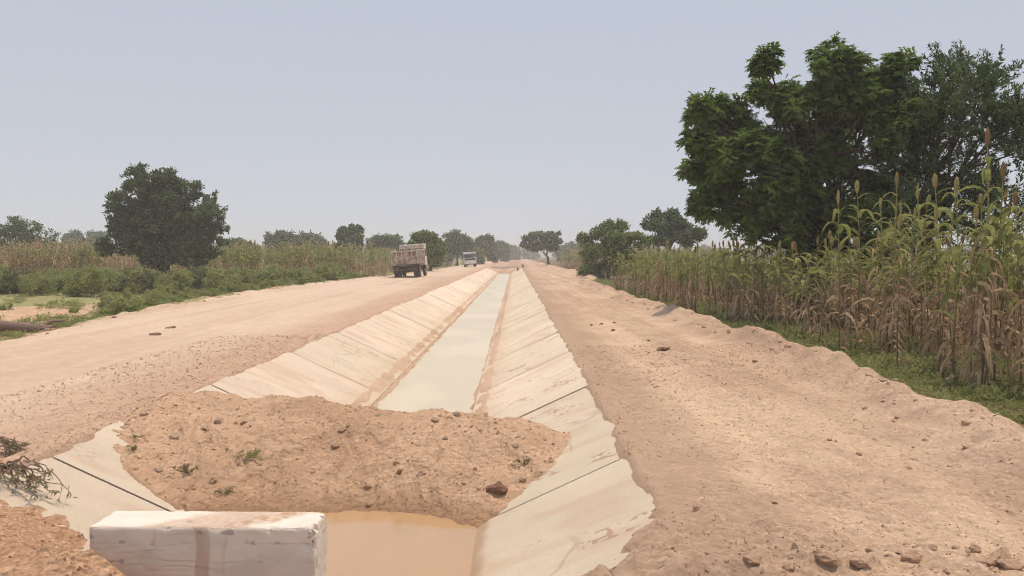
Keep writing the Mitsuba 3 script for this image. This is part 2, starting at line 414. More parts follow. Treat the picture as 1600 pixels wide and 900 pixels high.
def bank_height(x, y):
    """The earth crossing from which the picture is taken."""
    edge = np.interp(x, [-9, -5.3, -4.75, -3.8, -3.3, -2.9, -2.0, -1.0, 0.0, 0.6, 1.18, 2.2], [8.2, 8.0, 7.55, 6.95, 6.4, 6.05, 5.5, 4.55, 4.9, 5.6, 6.45, 6.6])
    top = np.interp(x, [-8, -4.5, -3.6, -2.7, -2.3, -1.9, -1.3, 0, 1.0, 2], [0.0, 0.03, 0.10, 0.19, 0.08, -0.02, -0.1, 0.0, 0.03, 0.0])
    zs = np.interp(x, [-4.8, -3.06, -0.56, 1.18], [0, -0.81, -0.81, 0.0])
    e = edge + 0.5 * N2(x, y, 1.1, 15) + 0.22 * N2(x, y, 5, 16)
    w = np.interp(x, [-4.75, -4.2, -3.0, -2.0], [2.3, 1.9, 1.3, 0.9])
    z = np.where(y < e - w, top, zs + (top - zs) * sstep(0.0, 1.0, (e - y) / w) - 0.75 * np.maximum(y - e, 0))
    z = z + (0.10 * N2(x, y, 2.2, 17) + 0.09 * N2(x, y, 7, 18, 3) + 0.045 * N2(x, y, 19, 19, 2)) * sstep(-1, -0.2, z)
    z = z + 0.16 * sstep(5.45, 5.05, y) * np.maximum(N2(x, y, 4.5, 29, 4) + 0.05, 0) * 2
    return z


def terrain(x, y, parts=False):
    a = np.abs(x - XC)
    right = x > XC
    L, R = left_edge(y), track_edge(y)
    rough = np.where(right, 1.0, 0.25 + 0.75 * sstep(-7.0, -5.2, x))
    near = sstep(70, 15, y)
    z = 0.05 * N2(x, y, 0.5, 1) + rough * near * (0.05 * N2(x, y, 1.6, 2) + 0.035 * N2(x, y, 6, 3) + 0.022 * N2(x, y, 16, 4, 2))
    # wheel ruts of the right-hand track, bending with it
    u = x - 0.35 * np.sin(y * 0.16) + 0.3 * N2(x, y, 0.3, 9)
    ruts = np.exp(-((u - 2.3) / 0.28) ** 2) + np.exp(-((u - 4.0) / 0.30) ** 2)
    z = np.where(right & (x > 1.5), z - 0.035 * ruts + 0.03 * np.exp(-((u - 3.1) / 0.35) ** 2), z)
    # windrow on the right edge, then the field
    e = R + 0.55 * N2(x * 0, y, 0.55, 10) + 0.25 * N2(x, y, 2.2, 11)
    ridge = (0.23 + 0.24 * N2(x, y, 0.9, 12) + 0.24 * N2(x, y, 3.1, 13)) * np.exp(-((x - e + 0.08) / 0.5) ** 2)
    far_field = -0.22 * sstep(0.1, 1.1, x - e)
    z = z + np.where(x > 2, np.maximum(ridge, 0) + far_field, 0)
    # low broken edge on the left, then the field
    el = L + 0.8 * N2(x * 0, y, 0.35, 20) + 0.3 * N2(x, y, 2.0, 21)
    ridge = (0.09 + 0.16 * N2(x, y, 0.8, 22) + 0.20 * N2(x, y, 2.6, 23)) * np.exp(-((x - el) / 0.45) ** 2) * sstep(20, 26, y)
    z = z + np.where(x < -8, np.maximum(ridge, 0) - 0.30 * sstep(0.0, 1.3, el - x), 0)
    # the canal
    zs = -DROP * (TOP - a) / (TOP - FOOT)
    n1, n2 = N2(x, y, 1.7, 24), N2(x, y, 7, 25, 3)
    low = (1.30 + 0.16 * n1 + 0.05 * n2 - a) * 0.5
    up = (a - (2.94 + (0.09 + 0.13 * sstep(13, 8, y)) * n1 + 0.05 * n2)) * 0.45
    mo, ba = mound_height(x, y), bank_height(x, y)
    cover = np.maximum(np.maximum(low, np.minimum(up, 0.05)), np.maximum(mo, ba) - zs)
    lined = zs + np.where(cover > 0, cover, np.maximum(cover * 2, -0.13))
    bed = -1.25 + 0.46 * sstep(0.62, 1.28, a + 0.16 * n1 + 0.07 * n2) + 0.03 * n2
    inside = np.where(a > 1.22, lined, np.maximum(np.maximum(bed, mo), ba))
    open_canal = sstep(140.5, 135.5, y)
    zc = np.where(a < TOP, inside, np.maximum(z, np.where(a < TOP + 0.25, 0.01, -9)))
    zc = np.where((y < 9.2) & (a >= TOP), np.maximum(zc, ba), zc)
    z = np.where(open_canal > 0.999, zc, np.where(a < TOP + 0.2, open_canal * zc + (1 - open_canal) * (-0.05 + 0.35 * N2(x, y, 1.2, 30)), z))
    if not parts:
        return z
    inner = a < TOP - 0.0
    name = np.where(x < L, 'f', np.where(x > R + 0.5, 'g', np.where(right, 't', 'r')))
    name = np.where((a < 2.0) & (y < 137.8), 'b', name)
    name = np.where((inner & (mo > bed) & (mo > zs - 0.03) & (mo >= ba - 0.01) & (y < 14)), 'm', name)
    name = np.where((y < 8.6) & (x > -6.5) & (x < -0.9) & (ba >= z - 0.015) & (a < TOP + 0.9), 'o', name)
    return z, name


def height(x, y):
    return terrain(np.atleast_1d(np.asarray(x, float)), np.atleast_1d(np.asarray(y, float)))


def graded(a, b, step, grow):
    out = [a]
    while out[-1] < b:
        out.append(out[-1] + step + grow * (out[-1] - a))
    return np.array(out)


ys = np.concatenate([np.arange(-3, 4.2, 0.4), np.arange(4.2, 12.5, 0.036), graded(12.5, 60, 0.05, 0.007), graded(61, 1500, 0.5, 0.03)])
xs = np.concatenate([-graded(14.0, 1500, 0.25, 0.06)[::-1], np.arange(-13.8, -5.9, 0.08), np.arange(-5.9, 4.2, 0.036), np.arange(4.2, 8.6, 0.06), graded(8.65, 1500, 0.2, 0.06)])
gx, gy = np.meshgrid(xs, ys)
gz, gname = terrain(gx, gy, True)
gv = np.stack([gx, gy, gz], -1).reshape(-1, 3)
nx_, ny_ = len(xs), len(ys)
ii, jj = np.meshgrid(np.arange(ny_ - 1), np.arange(nx_ - 1), indexing='ij')
q = np.stack([ii * nx_ + jj, ii * nx_ + jj + 1, (ii + 1) * nx_ + jj + 1, (ii + 1) * nx_ + jj], -1).reshape(-1, 4)
dzy, dzx = np.gradient(gz, ys, xs)
gn = np.stack([-dzx, -dzy, np.ones_like(gz)], -1).reshape(-1, 3)
gn /= np.linalg.norm(gn, axis=1, keepdims=True)
qn = gname.reshape(-1)[q[:, 0]]


def terrain_piece(code, key, mat, label):
    f4 = q[qn == code]
    f = np.vstack([f4[:, [0, 1, 2]], f4[:, [0, 2, 3]]])
    used, inv = np.unique(f, return_inverse=True)
    path = meshkit.write_ply((gv[used], inv.reshape(f.shape)), False, normals=gn[used])
    scene[key] = {'type': 'ply', 'filename': path, 'face_normals': False, 'bsdf': {'type': 'ref', 'id': mat}}
    say(key, label, kind='structure')


terrain_piece('r', 'dirt_road', 'road_sand', 'wide pale sandy dirt road left of the canal')
terrain_piece('t', 'dirt_track', 'track_gravel', 'reddish gravelly dirt track right of the canal')
terrain_piece('b', 'canal_bed', 'bed_soil', 'brown earth bed and toe of the canal under its lining')
terrain_piece('m', 'earth_mound', 'mound_gravel', 'mound of reddish gravelly earth plugging the canal')
terrain_piece('o', 'earth_bank', 'orange_soil', 'crumbly orange earth bank in the foreground')
terrain_piece('f', 'field_ground', 'field_earth', 'grassy field ground with bare sandy patches left of the road')
terrain_piece('g', 'field_ground_001', 'field_earth_painted_shade', 'grassy field ground right of the track')

# ------------------------------------------------------------------ canal lining: one entry per cast panel
say('canal_lining', 'sloping concrete slab lining on both banks of the canal', kind='structure')


def panel(side, y0, y1, k):
    r = rng_of(31, k, side + 1)
    ga, gb = 1.02, TOP + 0.0
    A, Y = np.meshgrid(np.linspace(ga, gb, 9), np.linspace(y0, y1, 11), indexing='ij')
    Z = -DROP * (TOP - A) / (TOP - FOOT)
    X = XC + side * A
    edge = (np.abs(np.linspace(-1, 1, 11)) > 0.999)[None, :] * 0.008
    off = r.uniform(-0.006, 0.010) + 0.02 * N2(X, Y, 0.5, 40) + r.uniform(-0.004, 0.004) * (Y - y0) / (y1 - y0) - edge
    top = np.stack([X, Y, Z + off], -1)
    bot = np.stack([X, Y, Z + off - 0.10], -1)
    na, nb = A.shape
    v = np.vstack([top.reshape(-1, 3), bot.reshape(-1, 3)])
    i, j = np.meshgrid(np.arange(na - 1), np.arange(nb - 1), indexing='ij')
    qq = np.stack([i * nb + j, i * nb + j + 1, (i + 1) * nb + j + 1, (i + 1) * nb + j], -1).reshape(-1, 4)
    faces = [qq if side < 0 else qq[:, ::-1], (qq[:, ::-1] if side < 0 else qq) + na * nb]
    ring = np.concatenate([np.arange(nb), (np.arange(1, na)) * nb + nb - 1, (na - 1) * nb + np.arange(nb - 2, -1, -1), np.arange(na - 2, 0, -1) * nb])
    nxt = np.roll(ring, -1)
    s = np.stack([ring, ring + na * nb, nxt + na * nb, nxt], 1)
    faces.append(s if side > 0 else s[:, ::-1])
    return v, np.vstack(faces)


for side in (-1, 1):
    for k in range(-1, 30):
        y0 = JOINT0 + k * PITCHY
        r = rng_of(32, k, side + 1)
        g = 0.014 + 0.014 * r.random()
        if y0 + PITCHY > 137:
            break
        put(numbered('canal_lining__slab'), panel(side, y0 + g, y0 + PITCHY - g, k), 'slab_concrete', 25)

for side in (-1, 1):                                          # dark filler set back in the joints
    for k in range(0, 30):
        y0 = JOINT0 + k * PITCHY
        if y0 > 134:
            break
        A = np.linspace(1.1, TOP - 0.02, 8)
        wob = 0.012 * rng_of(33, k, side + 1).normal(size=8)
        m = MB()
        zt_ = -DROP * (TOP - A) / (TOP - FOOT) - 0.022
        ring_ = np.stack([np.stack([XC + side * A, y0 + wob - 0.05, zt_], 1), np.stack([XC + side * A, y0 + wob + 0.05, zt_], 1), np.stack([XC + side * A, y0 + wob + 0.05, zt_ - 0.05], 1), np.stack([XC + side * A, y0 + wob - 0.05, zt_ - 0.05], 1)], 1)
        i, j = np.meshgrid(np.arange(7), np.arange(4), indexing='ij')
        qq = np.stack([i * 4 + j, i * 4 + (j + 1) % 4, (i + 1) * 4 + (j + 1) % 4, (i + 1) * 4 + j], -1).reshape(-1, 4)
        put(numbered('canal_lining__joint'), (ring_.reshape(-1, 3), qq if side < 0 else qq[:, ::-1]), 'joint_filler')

# ------------------------------------------------------------------ water


def water_sheet(x0, x1, y0, y1, z, nx=2, ny=40):
    X, Y = np.meshgrid(np.linspace(x0, x1, nx), np.linspace(y0, y1, ny))
    v = np.stack([X, Y, X * 0 + z], -1).reshape(-1, 3)
    i, j = np.meshgrid(np.arange(ny - 1), np.arange(nx - 1), indexing='ij')
    qq = np.stack([i * nx + j, i * nx + j + 1, (i + 1) * nx + j + 1, (i + 1) * nx + j], -1).reshape(-1, 4)
    return v, np.vstack([qq[:, :3], qq[:, [0, 2, 3]]])


put('canal_water', water_sheet(XC - 1.06, XC + 1.06, 11.6, 138.5, -1.016), 'canal_silt_water', True)
say('canal_water', 'still silty grey-beige water along the canal', kind='structure')
put('pool_water', water_sheet(XC - 1.5, XC + 1.5, 4.6, 9.2, -0.73), 'pool_silt_water', True)
say('pool_water', 'shallow muddy orange pool in front of the earth mound', kind='structure')

# ------------------------------------------------------------------ white concrete beam in the foreground


def rough_block(lo, hi, seed):
    m = trimesh.creation.box(bounds=[lo, hi])
    m = m.subdivide_to_size(0.035)
    v = np.array(m.vertices)
    c, s = (np.array(lo) + hi) / 2, (np.array(hi) - lo) / 2
    d = s - np.abs(v - c)                                     # distance to the faces
    r = 0.018
    o = np.sort(d, axis=1)
    edge = np.clip(1 - o[:, 1] / r, 0, 1)
    v = v - np.sign(v - c) * (d < r) * (edge * 0.006)[:, None]
    n = meshkit.fbm(v * 9, 3, seed)[:, None] - 0.5
    big = meshkit.fbm(v * 2.3, 2, seed + 3)[:, None] - 0.5
    chip = np.clip(meshkit.fbm(v * 16, 3, seed + 7) - 0.56, 0, 1)[:, None] * np.clip(1 - o[:, 1:2] / 0.06, 0, 1)
    v = v + unit(v - c) * 0 - (v - c) / s.max() * 0.0
    out = np.where(d < 1e-6, np.sign(v - c), 0)
    side = np.clip((v[:, :1] - c[0]) / s[0] * 2.5 - 1.3, 0, 1)
    v = v + out * (0.007 * n + 0.004 * big) - out * chip * (0.05 + 0.35 * side)
    return v, np.array(m.faces)


bl = at(128, 832, 5.0)
ang = math.atan2(0.012, 1.0)
put('concrete_beam', rough_block([0, 0, -0.85], [1.44, 0.33, 0.0], 50), 'block_paint', 35,
    T().translate([float(bl[0]), 5.0, 0.285]).rotate([0, 0, 1], -0.6))
say('concrete_beam', 'white painted concrete beam stained with brown soil beside the muddy pool', 'concrete block')

# ------------------------------------------------------------------ clods, stones, pebbles


def lump(size, seed, flat=0.6, sub=3, jag=0.5):
    m = trimesh.creation.icosphere(subdivisions=sub)
    v = np.array(m.vertices)
    r = rng_of(60, seed)
    for _ in range(7):                                        # cut facets
        n = unit(r.normal(size=3))
        h = v @ n - r.uniform(0.45, 0.8)
        v = v - np.maximum(h, 0)[:, None] * n * 0.85
    v = v * (1 + jag * (meshkit.fbm(v * 1.7 + seed, 3, seed)[:, None] - 0.5)) * (1 + 0.35 * jag * (meshkit.fbm(v * 6 + seed, 2, seed)[:, None] - 0.5))
    return v * np.array(size) * np.array([1, 1, flat]), np.array(m.faces)


def ground_point(px, py):
    """Where the line of sight through a place in the photograph meets the ground."""
    d = np.arange(4.0, 160, 0.01)
    p = np.stack([(px - VPX) / FOCAL * d, d, CAM_Z - (py - HORIZON) / FOCAL * d], 1)
    h = height(p[:, 0], p[:, 1])
    k = np.argmax(p[:, 2] <= h)
    return np.array([p[k, 0], p[k, 1], h[k]])


def clod(name, px, py, size, mat, label, cat, seed, rot=0, flat=0.6, group=None, tilt=0, sink=0.25):
    if name == 'earth_clod':
        size, mat = tuple(0.78 * v for v in size), 'clod'
    g = ground_point(px, py)
    key = numbered(name)
    put(key, lump(size, seed, flat, 3, 0.85), mat, 30, T().translate([float(g[0]), float(g[1]), float(g[2] + size[2] * flat * (1 - 2 * sink) * 0.6)]).rotate([0, 0, 1], rot).rotate([0, 1, 0], tilt))
    say(key, label, cat, group)


clod('rock', 775, 772, (0.125, 0.10, 0.125), 'dark_clod', 'dark brown angular rock on the front slope of the earth mound', 'rock', 1, 20, 0.75)
clod('rock', 570, 766, (0.05, 0.045, 0.045), 'clod', 'small rounded tan stone low on the middle of the earth mound', 'rock', 2, 0, 0.8)
clod('rock', 622, 742, (0.035, 0.035, 0.04), 'dark_clod', 'small brown stone between the tan stone and the dark rock on the mound', 'rock', 3)
clod('earth_clod', 1182, 886, (0.085, 0.06, 0.06), 'dark_clod', 'flat dark clod of earth, leftmost at the bottom of the track', 'clod', 4, -8, 0.7)
clod('earth_clod', 1298, 884, (0.07, 0.10, 0.07), 'clod', 'pale wedge-shaped clod second from left at the bottom of the track', 'clod', 5, 40, 0.8, tilt=25)
clod('earth_clod', 1352, 888, (0.09, 0.07, 0.06), 'clod', 'broad crumbly brown clod in the middle of the row at the bottom of the track', 'clod', 6, 10, 0.7)
clod('earth_clod', 1432, 882, (0.10, 0.07, 0.07), 'dark_clod', 'dark pointed clod second from right at the bottom of the track', 'clod', 7, 15, 0.8, tilt=-15)
clod('earth_clod', 1568, 880, (0.17, 0.09, 0.08), 'dark_clod', 'largest slanting dark clod at the bottom right corner of the track', 'clod', 8, 25, 0.75, tilt=-28)
clod('earth_clod', 1590, 892, (0.12, 0.09, 0.07), 'clod', 'tan clod under the largest clod in the bottom right corner', 'clod', 9, 5, 0.8)
clod('earth_clod', 1530, 866, (0.06, 0.05, 0.05), 'clod', 'small upright clod just left of the largest clod at the bottom right', 'clod', 10, 5, 1.0)
clod('earth_clod', 1240, 893, (0.05, 0.05, 0.04), 'clod', 'small tan clod between the two leftmost clods at the bottom of the track', 'clod', 11)
clod('dung', 237, 524, (0.17, 0.13, 0.13), 'dark_clod', 'dark lump on the sandy road, the nearer and left of two', 'dung', 12, 0, 0.45)
clod('dung', 265, 513, (0.16, 0.13, 0.11), 'dark_clod', 'dark lump on the sandy road, the farther and right of two', 'dung', 13, 40, 0.45)
clod('dung', 1037, 547, (0.17, 0.12, 0.09), 'dark_clod', 'dark flattened lump alone in the middle of the gravel track', 'dung', 14, 30, 0.5)
for i, (px, py, s) in enumerate([(1015, 533, .06), (958, 517, .09), (940, 507, .09), (925, 509, .08), (960, 505, .07), (1181, 566, .07), (1345, 713, .05), (1425, 735, .04), (1092, 800, .05), (1215, 790, .045), (1300, 690, .045),
                                 (1355, 640, .06), (1140, 520, .08), (1180, 517, .10), (1405, 655, .05), (1450, 690, .05), (1370, 690, .045)]):
    s *= 0.72
    clod('stone', px, py, (s, s * 0.9, s * 0.8), 'dark_clod' if i < 6 else 'clod', ['small brown lump of earth lying loose on the nearer part of the gravel track', 'small dark lump in the loose far cluster on the gravel track beyond the flattened one'][i < 6], 'clod', 20 + i, i * 37, 0.7, ['small loose lumps on the near track', 'far cluster of small dark lumps'][i < 6])

# loose gravel: one object of thousands of little stones
r = rng_of(70)
mb = MB()
iv = np.array([[1, 0, 0], [-1, 0, 0], [0, 1, 0], [0, -1, 0], [0, 0, 1], [0, 0, -1.0]])
if_ = np.array([[0, 2, 4], [2, 1, 4], [1, 3, 4], [3, 0, 4], [2, 0, 5], [1, 2, 5], [3, 1, 5], [0, 3, 5]])


def scatter_pebbles(x0, x1, y0, y1, n, s0, s1, test=None):
    x, y = r.uniform(x0, x1, n), y0 + (y1 - y0) * r.random(n) ** 1.6
    z, nm = terrain(x, y, True)
    ok = np.isin(nm, ['t', 'm', 'o', 'r', 'b']) & (z > -0.72)
    zs = -DROP * (TOP - np.abs(x - XC)) / (TOP - FOOT)
    ok &= (np.abs(x - XC) > TOP) | (z > zs + 0.004)
    if test is not None:
        ok &= test(x, y)
    x, y, z = x[ok], y[ok], z[ok]
    s = s0 + (s1 - s0) * r.random(len(x)) ** 4
    s = s * np.clip(y / 9, 0.6, 1.6)
    w = iv[None] * s[:, None, None] * r.uniform(0.6, 1.3, (len(s), 1, 3)) * (1 + 0.28 * r.normal(size=(len(s), len(iv), 1)))
    w[..., 2] *= 0.7
    w = w + np.stack([x, y, z + s * 0.15], 1)[:, None]
    mb.add(w.reshape(-1, 3), (if_[None] + (np.arange(len(s)) * len(iv))[:, None, None]).reshape(-1, 3))


scatter_pebbles(1.1, 5.6, 5.0, 18, 12000, 0.003, 0.016)
scatter_pebbles(-5.2, 1.3, 7.9, 11.3, 10000, 0.003, 0.018)
scatter_pebbles(-7.4, -4.6, 6.0, 20, 9000, 0.004, 0.018)
scatter_pebbles(-6.0, -1.4, 4.4, 8.0, 7000, 0.004, 0.026)
scatter_pebbles(1.0, 5.2, 4.7, 6.0, 3000, 0.004, 0.022)
put('gravel', mb.mesh(), 'pebble')
say('gravel', 'loose gravel and crumbs of earth strewn over mound, track and road edge', 'gravel', kind='stuff')

# crumbled earth heaps along the windrow and the left road edge
mb = MB()
lumps = [lump((1, 1, 1), 300 + k, 0.7, 2, 0.9) for k in range(12)]
for k in range(500):
    y = 6 + 60 * r.random() ** 1.8
    x = float(track_edge(np.array([y]))[0]) + r.normal(-0.1, 0.4)
    s = (0.010 + 0.042 * r.random() ** 4) * (1 + y / 40)
    v, f = lumps[k % 12]
    mb.add(v * s + [x, y, float(height(x, y)[0])], f[:: 1])
for k in range(300):
    y = 20 + 110 * r.random() ** 1.4
    x = float(left_edge(np.array([y]))[0]) + r.normal(-0.2, 0.35)
    s = (0.03 + 0.11 * r.random() ** 3) * (0.6 + y / 100)
    v, f = lumps[k % 12]
    mb.add(v * s + [x, y, float(height(x, y)[0])], f)
for k in range(60):
    x, y = r.uniform(1.2, 3.9), r.uniform(4.85, 5.45)
    s = 0.010 + 0.04 * r.random() ** 2.5
    v, f = lumps[k % 12]
    a = r.uniform(0, 6.28)
    v = v @ np.array([[math.cos(a), math.sin(a), 0], [-math.sin(a), math.cos(a), 0], [0, 0, 1]])
    mb.add(v * s * r.uniform(0.6, 1.4, 3) + [x, y, float(height(x, y)[0]) + 0.1 * s], f)
for k in range(240):                                          # clods left on the face of the plug
    x, y = r.uniform(-4.9, 0.6), r.uniform(8.3, 10.7)
    z, nm = terrain(np.array([x]), np.array([y]), True)
    if nm[0] != 'm' or z[0] < -0.7:
        continue
    s = 0.010 + 0.055 * r.random() ** 5
    v, f = lumps[k % 12]
    mb.add(v * s * r.uniform(0.7, 1.3, 3) + [x, y, z[0] + 0.1 * s], f)
put('earth_crumbs', mb.mesh(), 'track_gravel', 40)
say('earth_crumbs', 'broken lumps of earth pushed up along both road edges', 'clods', kind='stuff')

# ------------------------------------------------------------------ trees


def limb_path(r, a, b, sag=0.12, n=7):
    t = np.linspace(0, 1, n)[:, None]
    a, b = np.array(a, float), np.array(b, float)
    mid = r.normal(0, 0.06, (n, 3)) * np.linalg.norm(b - a)
    mid[0] = mid[-1] = 0
    p = a + (b - a) * t
    p[:, 2] += (np.sin(t[:, 0] * np.pi) * sag * np.linalg.norm(b - a))
    return p + mid * 0.5


def wood(r, base, lobes, r0, fork=0.3, twigs=3):
    """Tapered trunk forking into limbs that reach into the crown."""
    c = np.array([l[0] for l in lobes])
    m = c.mean(0)
    base = np.array(base, float)
    top = base + (np.array([m[0], m[1], base[2]]) - base) * 0.4 + [0, 0, (m[2] - base[2]) * (0.55 + fork)]
    p = limb_path(r, base, top, 0, 8)
    rad = np.linspace(r0 * 1.15, r0 * 0.55, 8)
    rad[0] *= 1.35
    tr = MB().add(*tube_arrays(p, rad, 9))
    li = MB()
    for ctr, size in lobes:
        k = r.integers(3, 8)
        end = ctr + r.normal(0, 0.2, 3) * size
        li.add(*tube_arrays(limb_path(r, p[k], end, 0.08), np.linspace(r0 * 0.36, r0 * 0.07, 7), 6))
        for _ in range(twigs):
            s = p[k] + (end - p[k]) * r.uniform(0.5, 0.9)
            li.add(*tube_arrays(limb_path(r, s, ctr + rand_unit(r, 1)[0] * size * 0.9, 0.05, 5), np.linspace(r0 * 0.14, r0 * 0.03, 5), 4))
    return tr.mesh(), li.mesh()


def shell_points(r, lobes, dens, inner=0.35):
    """Clump centres spread through the lobes, most of them near the outside."""
    out, dirs = [], []
    for ctr, size in lobes:
        n = max(4, int(dens * size ** 2))
        u = rand_unit(r, n)
        rad = size * (inner + (1.0 - inner) * r.random(n) ** 0.45)
        rad *= 1 + 0.25 * (meshkit.noise(u * 2.3 + ctr, 3) - 0.5) * 2
        out.append(ctr + u * rad[:, None] * [1, 1, 0.92])
        dirs.append(u)
    return np.vstack(out), np.vstack(dirs)


def cloud_crown(r, lobes, dens, per, crad, leaf, aspect=0.5, inner=0.35):
    """Clumps of simple leaves."""
    c, u = shell_points(r, lobes, dens, inner)
    n = len(c) * per
    ctr, out = np.repeat(c, per, 0), np.repeat(u, per, 0)
    cr = np.repeat(crad * r.uniform(0.6, 1.25, len(c)), per)
    p = ctr + rand_unit(r, n) * (cr * r.random(n) ** 0.5)[:, None] * [1, 1, 0.7]
    d = unit(out * 0.6 + rand_unit(r, n) * 0.9 + [0, 0, -0.15])
    s = unit(np.cross(d, unit(rand_unit(r, n) * 0.7 + [0, 0, 1.0])) + 1e-6)
    L = leaf * r.uniform(0.6, 1.3, n)
    return leaf_quads(p, d, s, L, L * aspect)


def rosette_crown(r, lobes, dens, leaf_len=0.42, inner=0.3):
    """Tips carrying whorls of drooping feather leaves with many leaflets."""
    c, u = shell_points(r, lobes, dens, inner)
    k, pairs = 8, 6
    nC = len(c)
    axis = unit(u * 0.7 + [0, 0, 0.9] + rand_unit(r, nC) * 0.35)
    a = unit(np.cross(axis, [0.3, 0.8, 0.1]))
    b = np.cross(axis, a)
    ph = (np.arange(k) * 2 * np.pi / k)[None] + r.uniform(0, 6.28, (nC, 1)) + r.normal(0, 0.25, (nC, k))
    el = r.uniform(0.0, 0.95, (nC, k))
    d0 = (a[:, None] * np.cos(ph)[..., None] + b[:, None] * np.sin(ph)[..., None]) * np.cos(el)[..., None] + axis[:, None] * np.sin(el)[..., None]
    d0 = d0.reshape(-1, 3)
    base = np.repeat(c, k, 0) + d0 * 0.03 + np.repeat(axis, k, 0) * r.uniform(-0.12, 0.08, (nC * k, 1))
    L = leaf_len * r.uniform(0.7, 1.25, nC * k)
    vs, fs = [], []
    p, d = base, d0
    off = 0
    for s in range(pairs):
        p = p + d * (L / pairs)[:, None]
        d = unit(d + [0, 0, -0.15])
        side = unit(np.cross(d, [0, 0, 1.0]) + 1e-6)
        for sg in (-1, 1):
            ld = unit(d * 0.65 + side * sg * 0.9 + [0, 0, -0.35] + r.normal(0, 0.12, d.shape))
            v, f = leaf_quads(p, ld, unit(np.cross(ld, unit(np.cross(side, d)) + 1e-6) + 1e-6), 0.16 * r.uniform(0.8, 1.2, len(p)), 0.072, 0.15)
            vs.append(v)
            fs.append(f + off)
            off += len(v)
    return np.vstack(vs), np.vstack(fs)


def spiky_crown(r, lobes, dens, twig=0.95, per=34):
    """Long upward sprays set with small narrow leaves."""
    c, u = shell_points(r, lobes, dens, 0.25)
    nC = len(c)
    d = unit(u * 0.75 + [0, 0, 0.75] + rand_unit(r, nC) * 0.45)
    L = twig * r.uniform(0.5, 1.2, nC)
    t = r.random((nC, per)) ** 0.8
    p = c[:, None] + d[:, None] * (t * L[:, None])[..., None] - [0, 0, 0.2] * (t ** 2 * L[:, None])[..., None]
    dd = np.repeat(d, per, 0)
    ld = unit(dd * 0.7 + rand_unit(r, nC * per) * 0.9)
    s = unit(np.cross(ld, unit(rand_unit(r, nC * per) * 0.8 + [0, 0, 1.0])) + 1e-6)
    w = 0.17 * r.uniform(0.7, 1.3, nC * per) * (1.15 - 0.5 * t.reshape(-1))
    return leaf_quads(p.reshape(-1, 3), ld, s, w, w * 0.34)


def sublobes(r, lobes, n, frac, reach=1.0, fill=0.5):
    """Breaks each lobe into smaller leaf masses with gaps between them."""
    out = []
    for ctr, size in lobes:
        u = rand_unit(r, n)
        u[:, 2] = u[:, 2] * 0.8 + 0.15
        for d_ in u:
            out.append((ctr + d_ * size * r.uniform(0.45, reach), size * frac * r.uniform(0.6, 1.2)))
        out.append((ctr, size * fill))
    return out


def px_lobes(lst, d, spread, seed):
    r = rng_of(80, seed)
    out = []
    for i, (px, py, pr) in enumerate(lst):
        size = pr / FOCAL * d
        out.append((at(px, py, d) + [0, r.uniform(-spread, spread), 0], size))
    return out


def tree(name, label, lobes, base, r0, crown, leafmat_, group=None, twigs=3, seed=0):
    key = numbered(name)
    r = rng_of(90, seed)
    tr, li = wood(r, base, lobes, r0, twigs=twigs)
    put(key + '__trunk', tr, 'bark', 50)
    put(key + '__limbs', li, 'bark', 50)
    put(key + '__crown', crown(r, lobes), leafmat_)
    say(key, label, 'tree', group)
    return key


D = 27.5
tA = [(1293, 112, 34), (1262, 126, 28), (1325, 116, 28), (1188, 112, 22), (1205, 136, 18), (1090, 172, 24), (1128, 167, 24), (1100, 188, 24), (1160, 185, 36), (1085, 228, 26), (1105, 262, 30), (1215, 165, 40), (1300, 150, 48),
      (1380, 120, 34), (1405, 150, 36), (1225, 225, 60), (1150, 245, 50), (1300, 220, 65), (1370, 210, 60), (1180, 310, 55), (1250, 310, 65), (1330, 300, 70), (1118, 300, 34), (1095, 325, 22), (1145, 345, 36), (1205, 360, 45),
      (1270, 385, 50), (1345, 375, 55), (1400, 300, 55), (1235, 175, 45), (1350, 160, 45), (1345, 125, 32), (1365, 165, 40), (1415, 190, 45), (1240, 150, 36), (1180, 215, 45), (1140, 215, 36), (1200, 265, 48), (1260, 260, 50), (1150, 285, 36), (1300, 345, 55), (1190, 335, 40)]
tree('rosette_tree', 'large dark green tree with drooping leaf whorls standing in the sorghum right of the track', px_lobes(tA, D, 1.5, 1), at(1262, 500, D), 0.24,
     lambda r, l: rosette_crown(r, sublobes(r, l, 8, 0.26, 1.08, 0.62), 48, 0.29), 'leaf_rosette_tree', seed=1)
D = 26.0
tB = [(1490, 120, 30), (1455, 140, 36), (1525, 145, 30), (1560, 190, 30), (1575, 225, 24), (1500, 185, 50), (1440, 195, 50), (1545, 245, 42), (1480, 260, 60), (1420, 265, 50), (1565, 300, 34), (1520, 320, 50), (1455, 340, 60), (1400, 350, 50), (1540, 370, 40), (1470, 200, 45), (1490, 160, 36), (1530, 210, 40), (1440, 230, 48)]
tree('feathery_tree', 'dark bushy tree with upright feathery sprays behind the tall sorghum at the right edge', px_lobes(tB, D, 1.5, 2), at(1412, 490, D) + [0.6, 0.4, 0], 0.2,
     lambda r, l: spiky_crown(r, sublobes(r, l, 7, 0.38, 1.12, 0.8), 50), 'leaf_spiky_tree', seed=2)
D = 69
tC = [(262, 290, 26), (225, 298, 24), (290, 300, 26), (203, 318, 24), (245, 318, 34), (300, 330, 34), (335, 340, 24), (190, 340, 26), (345, 355, 16), (170, 358, 17), (225, 350, 36), (270, 355, 40), (315, 362, 32), (205, 378, 28), (255, 388, 32), (300, 390, 28), (180, 385, 16), (275, 325, 30), (232, 335, 34), (262, 345, 42), (210, 355, 34), (290, 365, 42), (240, 372, 40), (225, 398, 24), (262, 402, 26), (300, 400, 24), (330, 385, 20), (235, 285, 24), (270, 280, 20)]
